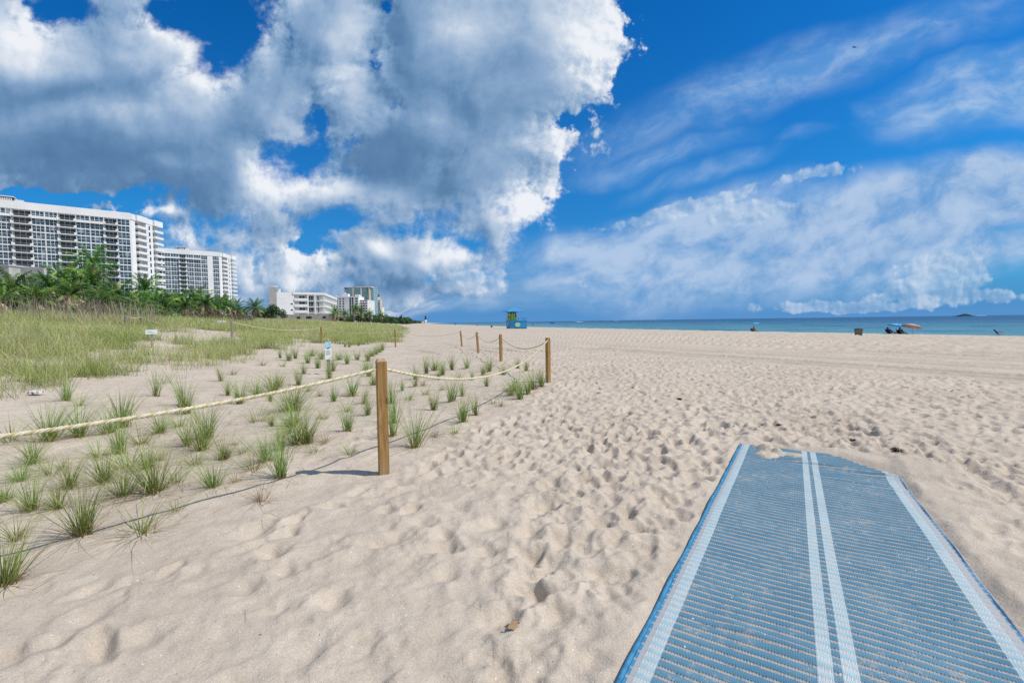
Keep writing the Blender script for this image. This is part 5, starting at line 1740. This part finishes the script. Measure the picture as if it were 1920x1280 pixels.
# ------------------------------------------------------------------ parasols, people and things by the water
def on(px, py):
    p = at(px, py)
    x, y = p.x*1.035, p.y*1.035
    return Vector((x, y, h1(x, y)))
def parasol(px, py_top, pyb, width_px, mat, label, tilt=(0, 0), under=None, group='parasols at the waterline'):
    b = on(px, pyb); Z = b.y
    r = width_px/2/F*Z/math.sqrt(1+(b.x/Z)**2); h = far(px, py_top, Z).z - b.z
    root = empty('beach_parasol', b, 0.3, label, 'parasol', group)
    M = Matrix.Translation((0, 0, h-.02)) @ Matrix.Rotation(tilt[0], 4, 'Y') @ Matrix.Rotation(tilt[1], 4, 'X')
    n = 16; m = MB()
    prof = [(.02, 0), (.35, -.05), (.7, -.16), (1.0, -.33)]
    rings = []
    for q, z in prof:
        rings.append([M @ Vector((r*q*math.cos(2*math.pi*j/n)*(1 if j % 2 == 0 or q < .5 else .965), r*q*math.sin(2*math.pi*j/n)*(1 if j % 2 == 0 or q < .5 else .965), r*z)) for j in range(n)])
    vs = [p for rr_ in rings for p in rr_]; fs = []
    for i in range(3):
        for j in range(n): fs.append((i*n+j, i*n+(j+1) % n, (i+1)*n+(j+1) % n, (i+1)*n+j))
    fs.append(tuple(reversed(range(n))))
    m.add(vs, fs)
    c = m.build('canopy', mat, root, True)
    sol = c.modifiers.new('cloth', 'SOLIDIFY'); sol.thickness = .008
    m = MB()
    for j in range(8):
        a = 2*math.pi*j/8
        m.tube([M @ Vector((0, 0, -.02*r)), M @ Vector((r*.95*math.cos(a), r*.95*math.sin(a), -.33*r))], .008, 4)
    m.build('ribs', RAIL, c)
    m = MB(); m.tube([(0, 0, -.25), M @ Vector((0, 0, .06))], .018, 8); m.build('pole', RAIL, root)
    return root
def cloth2(name, a, b_, k=4.0):
    def bb(T):
        co = obj_co(T); x, y, z = T.sep(co)
        an = y._m('ARCTAN2', y, x)
        T.put(T.p.inputs['Base Color'], T.mix((an*k).sin().step(-.1, .1), a, b_))
    return material(name, bb, rough=.8, spec=.15)
C_BLUE = cloth2('parasol_blue', (.05, .52, .80), (.10, .62, .85))
C_BLUE2 = cloth2('parasol_sky_blue', (.06, .33, .68), (.10, .42, .76))
C_PINK = cloth2('parasol_pink', (.50, .32, .30), (.60, .42, .40))
C_NAVY = cloth2('parasol_royal_blue', (.02, .10, .42), (.03, .14, .52))
parasol(1419, 605, 621, 21, C_BLUE, 'bright cyan parasol over two seated people near the water', (.12, 0))
parasol(1680, 606, 626.5, 36, C_BLUE2, 'sky blue parasol left of the dusty pink parasol', (.10, .05))
parasol(1711, 607.5, 627, 42, C_PINK, 'dusty pink tilted parasol touching the sky blue one', (.28, .05))
parasol(1037, 603.5, 613, 13, C_NAVY, 'royal blue parasol right of the lifeguard tower by the water', (.25, 0))
parasol(855, 604.6, 609.2, 8.5, C_NAVY, 'small blue parasol far along the beach left of the lifeguard tower', (0, 0))

def skin_mesh(name, joints, bones, mat, parent):
    """one continuous body: joints name -> (pos, radius); bones pairs"""
    keys = list(joints)
    me = bpy.data.meshes.new(name)
    me.from_pydata([joints[k][0] for k in keys], [(keys.index(a), keys.index(b)) for a, b in bones], [])
    o = bpy.data.objects.new(name, me); col.objects.link(o)
    if parent: o.parent = parent
    md = o.modifiers.new('skin', 'SKIN')
    sub = o.modifiers.new('smooth', 'SUBSURF'); sub.levels = 1; sub.render_levels = 2
    if not me.skin_vertices: me.skin_vertices.new()
    for i, k in enumerate(keys):
        r = joints[k][1]
        me.skin_vertices[0].data[i].radius = (r, r)
    me.skin_vertices[0].data[0].use_root = True
    me.materials.append(mat)
    return o
BONES = [('pelvis', 'chest'), ('chest', 'neck'), ('neck', 'head'), ('head', 'crown'), ('chest', 'shl'), ('chest', 'shr'), ('shl', 'ell'), ('shr', 'elr'), ('ell', 'wrl'), ('elr', 'wrr'), ('wrl', 'hal'), ('wrr', 'har'),
         ('pelvis', 'hil'), ('pelvis', 'hir'), ('hil', 'knl'), ('hir', 'knr'), ('knl', 'anl'), ('knr', 'anr'), ('anl', 'tol'), ('anr', 'tor')]
RAD = dict(pelvis=.135, chest=.145, neck=.058, head=.092, crown=.075, shl=.066, shr=.066, ell=.045, elr=.045, wrl=.032, wrr=.032, hal=.036, har=.036, hil=.088, hir=.088, knl=.058, knr=.058, anl=.04, anr=.04, tol=.036, tor=.036)
def person(loc, rz, pose, skin, label, shirt=None, shorts=None, hairc=(.02, .014, .01), group=None, s=1.0):
    root = empty('person', loc, rz, label, 'person', group)
    root.scale = (s, s, s)
    J = {k: (tuple(pose[k]), RAD[k]) for k in RAD}
    sm = mottled('skin_tone', skin, .06, 8, .6, .3)
    skin_mesh('body', J, BONES, sm, root)
    if shirt:
        Js = {k: (tuple(pose[k]), RAD[k]*1.13) for k in ('pelvis', 'chest', 'shl', 'shr')}
        a = Vector(pose['shl']).lerp(Vector(pose['ell']), .55); b = Vector(pose['shr']).lerp(Vector(pose['elr']), .55)
        Js['sll'] = (tuple(a), .068); Js['slr'] = (tuple(b), .068)
        skin_mesh('shirt', Js, [('pelvis', 'chest'), ('chest', 'shl'), ('chest', 'shr'), ('shl', 'sll'), ('shr', 'slr')], mottled('shirt_cloth', shirt, .1, 10, .85, .1), root)
    if shorts:
        Js = {k: (tuple(pose[k]), RAD[k]*1.14) for k in ('pelvis', 'hil', 'hir')}
        for q, h_, k_ in (('tl', 'hil', 'knl'), ('tr', 'hir', 'knr')):
            Js[q] = (tuple(Vector(pose[h_]).lerp(Vector(pose[k_]), .6)), .085)
        skin_mesh('shorts', Js, [('pelvis', 'hil'), ('pelvis', 'hir'), ('hil', 'tl'), ('hir', 'tr')], mottled('shorts_cloth', shorts, .1, 10, .85, .1), root)
    hd = Vector(pose['head']); cr = Vector(pose['crown'])
    up = (cr-hd).normalized()
    m = MB()
    M = Matrix.Translation(hd + up*.045) @ up.to_track_quat('Z', 'Y').to_matrix().to_4x4()
    m.ellipsoid((0, -.022 if pose.get('face', 1) > 0 else .022, .02), (.098, .10, .10), 12, 8, 0, M)
    m.build('hair', mottled('hair_dark', hairc, .2, 30, .6, .3), root, True)
    fm = MB()
    for sx in (-.032, .032): fm.ellipsoid((sx, .088, -.01), (.010, .006, .007), 8, 5, 0, M)
    fm.ellipsoid((0, .100, -.035), (.012, .016, .018), 8, 5, 0, M)
    fm.build('face', sm, root, True)
    return root
# sitting, looking along +y, seat at .25
def sit(recline=.25, legs=.45, seat=.12):
    c, s_ = math.cos(recline), math.sin(recline)
    P = dict(pelvis=(0, 0, seat+.1), chest=(0, -.36*s_, seat+.1+.36*c), neck=(0, -.52*s_, seat+.1+.52*c), head=(0, -.60*s_+.02, seat+.1+.63*c), crown=(0, -.66*s_+.03, seat+.1+.76*c),
             shl=(-.18, -.44*s_, seat+.1+.44*c), shr=(.18, -.44*s_, seat+.1+.44*c), ell=(-.24, .02, seat+.25), elr=(.24, .02, seat+.25), wrl=(-.2, .26, seat+.22), wrr=(.2, .26, seat+.22), hal=(-.18, .34, seat+.22), har=(.18, .34, seat+.22),
             hil=(-.1, .04, seat+.07), hir=(.1, .04, seat+.07), knl=(-.13, .44, seat+.10+legs*.3), knr=(.13, .44, seat+.10+legs*.3), anl=(-.13, .62+.25*(1-legs), .09), anr=(.13, .62+.25*(1-legs), .09), tol=(-.14, .78+.2*(1-legs), .06), tor=(.14, .78+.2*(1-legs), .06))
    return P
def stand():
    return dict(pelvis=(0, 0, .95), chest=(0, 0, 1.30), neck=(0, 0, 1.48), head=(0, .02, 1.58), crown=(0, .02, 1.70), shl=(-.19, 0, 1.40), shr=(.19, 0, 1.40), ell=(-.26, .0, 1.12), elr=(.26, .03, 1.12), wrl=(-.27, .08, .88), wrr=(.27, .10, .88), hal=(-.27, .10, .79), har=(.27, .12, .79),
                hil=(-.1, 0, .90), hir=(.1, 0, .90), knl=(-.11, .03, .50), knr=(.11, .0, .50), anl=(-.11, .0, .09), anr=(.11, -.05, .09), tol=(-.12, .14, .04), tor=(.12, .09, .04))
def chair(loc, rz, mat, label, group='low beach chairs', lounge=False, s=1.0):
    root = empty('beach_chair', loc, rz, label, 'beach chair', group); root.scale = (s, s, s*.8)
    m = MB(); m.box(-.27, -.22, .20, .27, .28 if not lounge else .95, .225); m.build('seat', mat, root)
    m = MB(); M = Matrix.Translation((0, -.22, .21)) @ Matrix.Rotation(R(-(72 if not lounge else 60)), 4, 'X')
    m.box(-.27, -.62, -.012, .27, 0, .012, 0, Matrix.Translation((0, -.22, .21)) @ Matrix.Rotation(R(-62), 4, 'X')); m.build('backrest', mat, root)
    for sx in (-.28, .28):
        f = MB(); f.tube([(sx, .28, .0), (sx, -.22, .22), (sx, -.52, .76)], .013, 6); f.tube([(sx, .27, .215), (sx, -.22, .215)], .013, 6); f.tube([(sx, -.42, 0), (sx, .1, .215), (sx, .12, .42), (sx, -.36, .44)], .013, 6)
        f.build('side_frame', RAIL, root)
        a = MB(); a.box(sx-.03, -.36, .435, sx+.03, .14, .455); a.build('armrest', DARKM, root)
    return root
CH_N = mottled('canvas_navy', (.015, .025, .10), .15, 8, .85, .1)
CH_B = mottled('canvas_brown', (.10, .045, .025), .15, 8, .85, .1)
CH_D = mottled('canvas_black', (.014, .014, .018), .15, 8, .85, .1)
SEA_RZ = R(-62)       # facing the water
p = on(1405, 620.8); chair(p, R(-20), CH_N, 'navy beach chair at the left of the cyan parasol')
person(p + Vector((0, 0, 0)), R(-20), sit(.3, .4), (.20, .11, .07), 'person in dark navy seated left of the cyan parasol', (.012, .016, .06), (.015, .02, .05), group=None)
p = on(1413, 621); chair(p, R(-70), CH_B, 'brown beach chair beneath the cyan parasol')
person(p, R(-70), sit(-.05, .5), (.26, .12, .075), 'tanned person leaning forward beneath the cyan parasol', None, (.06, .012, .012))
p = on(1669, 626); chair(p, R(-80), CH_N, 'navy lounger with its back raised beneath the sky blue parasol', lounge=True)
person(p, R(-80), sit(.7, .0, .12), (.07, .04, .03), 'person reclining with legs stretched out beneath the sky blue parasol', (.012, .012, .02), (.015, .02, .12))
p = on(1690, 626); chair(p, R(-80), CH_D, 'black beach chair between the two touching parasols')
person(p, R(-80), sit(.4, .2, .12), (.09, .05, .035), 'person in dark clothes seated between the two touching parasols', (.014, .014, .014), (.02, .02, .02))
p = on(1877, 630.2); chair(p, R(-120), CH_N, 'empty folding chair standing alone at the far right waterline')
p = on(1036, 613.2); chair(p, R(-60), CH_D, 'dark beach chair beneath the royal blue parasol')
person(p, R(-60), sit(.4, .2), (.08, .05, .04), 'person lounging beneath the royal blue parasol', (.015, .015, .02), (.02, .02, .03))
p = on(922, 614); person(p, R(30), sit(.1, .6, .05), (.18, .10, .07), 'person sitting on the sand left of the lifeguard tower', (.03, .03, .035), (.03, .03, .05), s=1.0)
p = on(895, 611); person(p, R(10), sit(.1, .6, .05), (.30, .16, .12), 'pale person sitting near the water left of the lifeguard tower', (.32, .16, .16), (.05, .03, .05), s=1.2)
p = on(853.5, 610.3); person(p, R(10), stand(), (.14, .09, .07), 'tiny standing person near the small far blue parasol', (.04, .04, .05), (.03, .03, .05))
def wade(px, py, label, s):
    d = far(px, py, 150); pt = at(px, py, SEA_Z)
    person(Vector((pt.x, pt.y, -1.55)), R(150), stand(), (.24, .14, .10), label, (.05, .05, .06), (.03, .03, .05), s=s)
wade(999, 611.3, 'bather standing in shallow water right of the lifeguard tower', 1.0)
# litter bin
def bin_():
    b = at(1609.5, 629.5); Z = b.y; w = 9.5/F*Z; h = 14.0/F*Z
    root = empty('litter_bin', b, R(-6), 'square brown litter bin with a dark lid standing on raked sand', 'bin')
    CON = mottled('bin_panel', (.20, .165, .115), .25, 6, .85, .15, bump=.4, bscale=30)
    a = w/2
    m = MB()
    m.add([(-a*.86, -a*.86, 0), (a*.86, -a*.86, 0), (a*.86, a*.86, 0), (-a*.86, a*.86, 0), (-a, -a, h*.82), (a, -a, h*.82), (a, a, h*.82), (-a, a, h*.82)], [(0,3,2,1),(4,5,6,7),(0,1,5,4),(1,2,6,5),(2,3,7,6),(3,0,4,7)])
    for k in range(6):
        x = -a*.86 + a*1.72*(k+.5)/6
        m.box(x-.008, -a*.99, .03, x+.008, -a*.86, h*.78)
    m.build('bin_body', CON, root)
    m = MB(); m.box(-a*1.08, -a*1.08, h*.82, a*1.08, a*1.08, h*.93); m.add([(-a*.95, -a*.95, h*.93), (a*.95, -a*.95, h*.93), (a*.95, a*.95, h*.93), (-a*.95, a*.95, h*.93), (0, 0, h*1.06)], [(0, 1, 4), (1, 2, 4), (2, 3, 4), (3, 0, 4)]); m.build('lid', DARKM, root)
bin_()

# ------------------------------------------------------------------ boats
HULL = mottled('white_hull', (.75, .76, .78), .05, 1, .4, .4)
def boat(px, py, Lm, label, heading, mat, tall=.0, wake=0):
    w = at(px, py, SEA_Z)
    root = empty('motor_boat', (w.x, w.y, SEA_Z), heading, label, 'boat', 'boats out on the sea')
    s = Lm
    sec = [(-.5, .15, .10), (-.2, .17, .11), (.15, .15, .12), (.38, .08, .14), (.5, .005, .16)]
    vs = []; fs = []
    for x, b, z in sec: vs += [(x*s, -b*s, z*s), (x*s, -b*.6*s, -.04*s), (x*s, b*.6*s, -.04*s), (x*s, b*s, z*s)]
    for i in range(4):
        for j in range(3): fs.append((i*4+j, (i+1)*4+j, (i+1)*4+j+1, i*4+j+1))
        fs.append((i*4+3, (i+1)*4+3, (i+1)*4, i*4))
    fs += [(0, 1, 2, 3), (19, 18, 17, 16)]
    m = MB(); m.add(vs, fs); m.build('hull', mat, root)
    m = MB(); m.box(-.22*s, -.10*s, .10*s, .12*s, .10*s, (.22+tall)*s); m.box(-.28*s, -.12*s, (.22+tall)*s, .10*s, .12*s, (.25+tall)*s); m.build('cabin', mat, root)
    if wake:
        n = 60; V = []; Fc = []
        k = MB()
        for i in range(n+1):
            t = i/n; ww = (.12+.35*t)*s*(1-.3*t); hh = .22*s*(1-t)**.7*(.6+.4*math.sin(i*2.1))
            x = -.45*s - t*wake
            V += [(x, -ww, .02), (x, 0, .04+max(0, hh)), (x, ww, .02)]
        for i in range(n): Fc += [(i*3, i*3+1, i*3+4, i*3+3), (i*3+1, i*3+2, i*3+5, i*3+4)]
        k.add(V, Fc); k.build('wake', mottled('foam', (.8, .84, .88), .1, 1, .9, .1), root)
    return root
boat(1079, 603.4, 9, 'white motor boat heading left near the lifeguard tower', R(185), HULL, .05, 20)
boat(1160, 600.9, 8, 'speeding boat trailing a long white wake', R(5), HULL, .0, 70)
boat(1310, 598.1, 10, 'small dark boat on the horizon left of the reddish boat', R(10), DARKM, .1)
boat(1437, 596.2, 14, 'small reddish boat breaking the horizon above the cyan parasol', R(0), mottled('red_hull', (.30, .06, .07), .1, 1, .5, .3), .18)
def islet(px0, px1, ytop, Z, label, h_scale=1.0):
    a = far(px0, 590, Z); b = far(px1, 590, Z); top = far((px0+px1)/2, ytop, Z).z
    root_w = b.x-a.x
    m = MB()
    n = 24
    prof = [(.0, .0), (.1, .35), (.3, .55), (.5, .72), (.66, .85), (.78, .8), (.85, .5), (.93, .2), (1, 0)]
    vs = []; fs = []
    for i in range(n+1):
        t = i/n; zz = float(np.interp(t, [p_[0] for p_ in prof], [p_[1] for p_ in prof]))*(top+.85)*(1+.12*math.sin(i*1.7))
        x = a.x + root_w*t
        vs += [(x, Z-25, -1.2), (x, Z-8, SEA_Z+zz*.8), (x, Z+5, SEA_Z+zz), (x, Z+25, -1.2)]
    for i in range(n):
        for j in range(3): fs.append((i*4+j, (i+1)*4+j, (i+1)*4+j+1, i*4+j+1))
    m.add(vs, fs)
    o = m.build('islet', mottled('islet_scrub', (.035, .065, .06), .3, .05, .9, .1))
    tag(o, label, 'islet')
islet(1796, 1818, 587.2, 1500, 'low dark islet on the horizon at the far right')
def surf(px0, px1, py, label):
    a = at(px0, py, SEA_Z); b = at(px1, py, SEA_Z)
    m = MB(); n = 16; vs = []; fs = []
    for i in range(n+1):
        p = a.lerp(b, i/n); hh = .5 + 1.6*abs(math.sin(i*1.3))*math.sin(math.pi*i/n)
        vs += [(p.x, p.y-6, -.83), (p.x, p.y, -.83+hh), (p.x, p.y+6, -.83)]
    for i in range(n): fs += [(i*3, i*3+3, i*3+4, i*3+1), (i*3+1, i*3+4, i*3+5, i*3+2)]
    m.add(vs, fs); o = m.build('breaking_wave', mottled('surf_foam', (.8, .84, .88), .1, 1, .9, .1), None, True)
    tag(o, label, 'wave')
surf(1829, 1852, 591.6, 'white breaking wave on the horizon right of the islet')
# bird high over the sea
def bird():
    p = Vector((0, 0, EYE)) + ray(1602, 89)*120
    root = empty('gliding_bird', p, R(25), 'dark bird gliding high in the blue sky over the sea', 'bird')
    BD = mottled('bird_dark', (.05, .05, .055), .1, 10, .8, .1)
    m = MB()
    sec = [(-.30, .005), (-.22, .045), (-.05, .065), (.12, .055), (.2, .04), (.27, .035), (.36, .004)]
    m.tube([(0, x, 0) for x, r_ in sec], [r_ for x, r_ in sec], 8)
    for sx in (-1, 1):
        pts = [(0, .10, .02), (sx*.35, .16, .10), (sx*.75, .02, .06), (sx*.70, -.04, .06), (sx*.35, .0, .09), (0, -.08, .02)]
        m.add(pts + [(x, y, z-.012) for x, y, z in pts], [(0, 1, 4, 5), (1, 2, 3, 4), (11, 10, 7, 6), (10, 9, 8, 7), (0, 6, 7, 1), (1, 7, 8, 2), (2, 8, 9, 3), (3, 9, 10, 4), (4, 10, 11, 5)])
    m.build('body', BD, root)
bird()

# ------------------------------------------------------------------ scraps on the sand
def scrap():
    b = on_sand(at(963, 1177)) + Vector((0, 0, .010))
    CB = mottled('cardboard', (.40, .27, .15), .12, 30, .85, .1)
    CBD = mottled('cardboard_inside', (.16, .09, .05), .15, 30, .9, .1)
    root = empty('cardboard_scrap', b + Vector((0, 0, .010)), R(-25), 'folded scrap of brown cardboard lying on the sand in the foreground', 'litter')
    root.scale = (.72, .72, .72)
    m = MB()
    def sheet(q, th=.002):
        q = [Vector(v) for v in q]; nrm = (q[1]-q[0]).cross(q[2]-q[0]).normalized()*th
        m.add(q + [v - nrm for v in q], [(0, 1, 2, 3), (7, 6, 5, 4), (0, 4, 5, 1), (1, 5, 6, 2), (2, 6, 7, 3), (3, 7, 4, 0)])
    sheet([(-.030, -.030, -.012), (.022, -.034, -.006), (.030, .026, .022), (-.020, .024, .020)])
    m.build('cardboard_face', CB, root)
    m = MB(); sheet([(-.020, .024, .021), (.030, .026, .023), (.026, .040, -.008), (-.016, .038, -.012)]); m.build('cardboard_flap', CBD, root)
    m = MB(); sheet([(-.058, -.030, -.010), (-.032, -.032, -.010), (-.026, -.010, .012), (-.030, -.008, .010)]); m.build('cardboard_corner', CBD, root)
scrap()
WEED = mottled('dry_weed', (.06, .035, .018), .4, 40, .9, .1)
def weed(px, py, label, s):
    b = on_sand(at(px, py)) + Vector((0, 0, .004))
    rg = random.Random(int(px)); m = MB()
    for k in range(26):
        a = rg.uniform(0, 6.28); r = rg.uniform(0, .05)*s; x, y = r*math.cos(a), r*math.sin(a)
        a2 = rg.uniform(0, 6.28); L = rg.uniform(.03, .09)*s
        m.tube([(x, y, .0), (x+.5*L*math.cos(a2), y+.5*L*math.sin(a2), .02*s+rg.uniform(0, .02)), (x+L*math.cos(a2+.5), y+L*math.sin(a2+.5), .004)], [.004*s, .006*s, .002*s], 5)
    o = m.build('dry_weed', WEED); o.location = b + Vector((0, 0, .0)); tag(o, label, 'weed', 'scraps of dark weed on the footprinted sand')
for q in ((1273, 748, 'dark scrap of weed farthest from the mat', .9), (1463, 802, 'dark scrap of weed above the middle of the mat end', .65), (1600, 828, 'dark scrap of weed beyond the white centre stripes of the mat', .55), (1679, 862, 'dark scrap of weed off the far right corner of the mat', .8)): weed(*q)
def paper():
    b = on_sand(at(68, 741))
    m = MB(); rg = random.Random(4)
    n = 7; L_ = .2
    vs = [((i/(n-1)-.5)*L_, (j/(n-1)-.5)*.14, rg.uniform(.02, .10)) for i in range(n) for j in range(n)]
    fs = [(i*n+j, (i+1)*n+j, (i+1)*n+j+1, i*n+j+1) for i in range(n-1) for j in range(n-1)]
    m.add(vs, fs); o = m.build('crumpled_paper', mottled('old_paper', (.55, .54, .52), .15, 20, .9, .1)); o.location = b
    tag(o, 'crumpled white paper at the lower edge of the dense dune grass', 'litter')
paper()
# ------------------------------------------------------------------ sun and colour management
sd = bpy.data.lights.new('sun', 'SUN')
sd.energy = 4.3
sd.angle = R(0.53)
sd.color = (1.0, 0.95, 0.87)
so = bpy.data.objects.new('sun', sd)
col.objects.link(so)
so.rotation_euler = SUN.to_track_quat('Z', 'Y').to_euler()
vs_ = scene.view_settings
scene.display_settings.display_device = 'sRGB'
vs_.view_transform = 'Standard'
vs_.look = 'None'
vs_.exposure = 0.0
vs_.gamma = 1.0
vs_.use_curve_mapping = False
scene.cycles.max_bounces = 6
scene.cycles.use_denoising = False
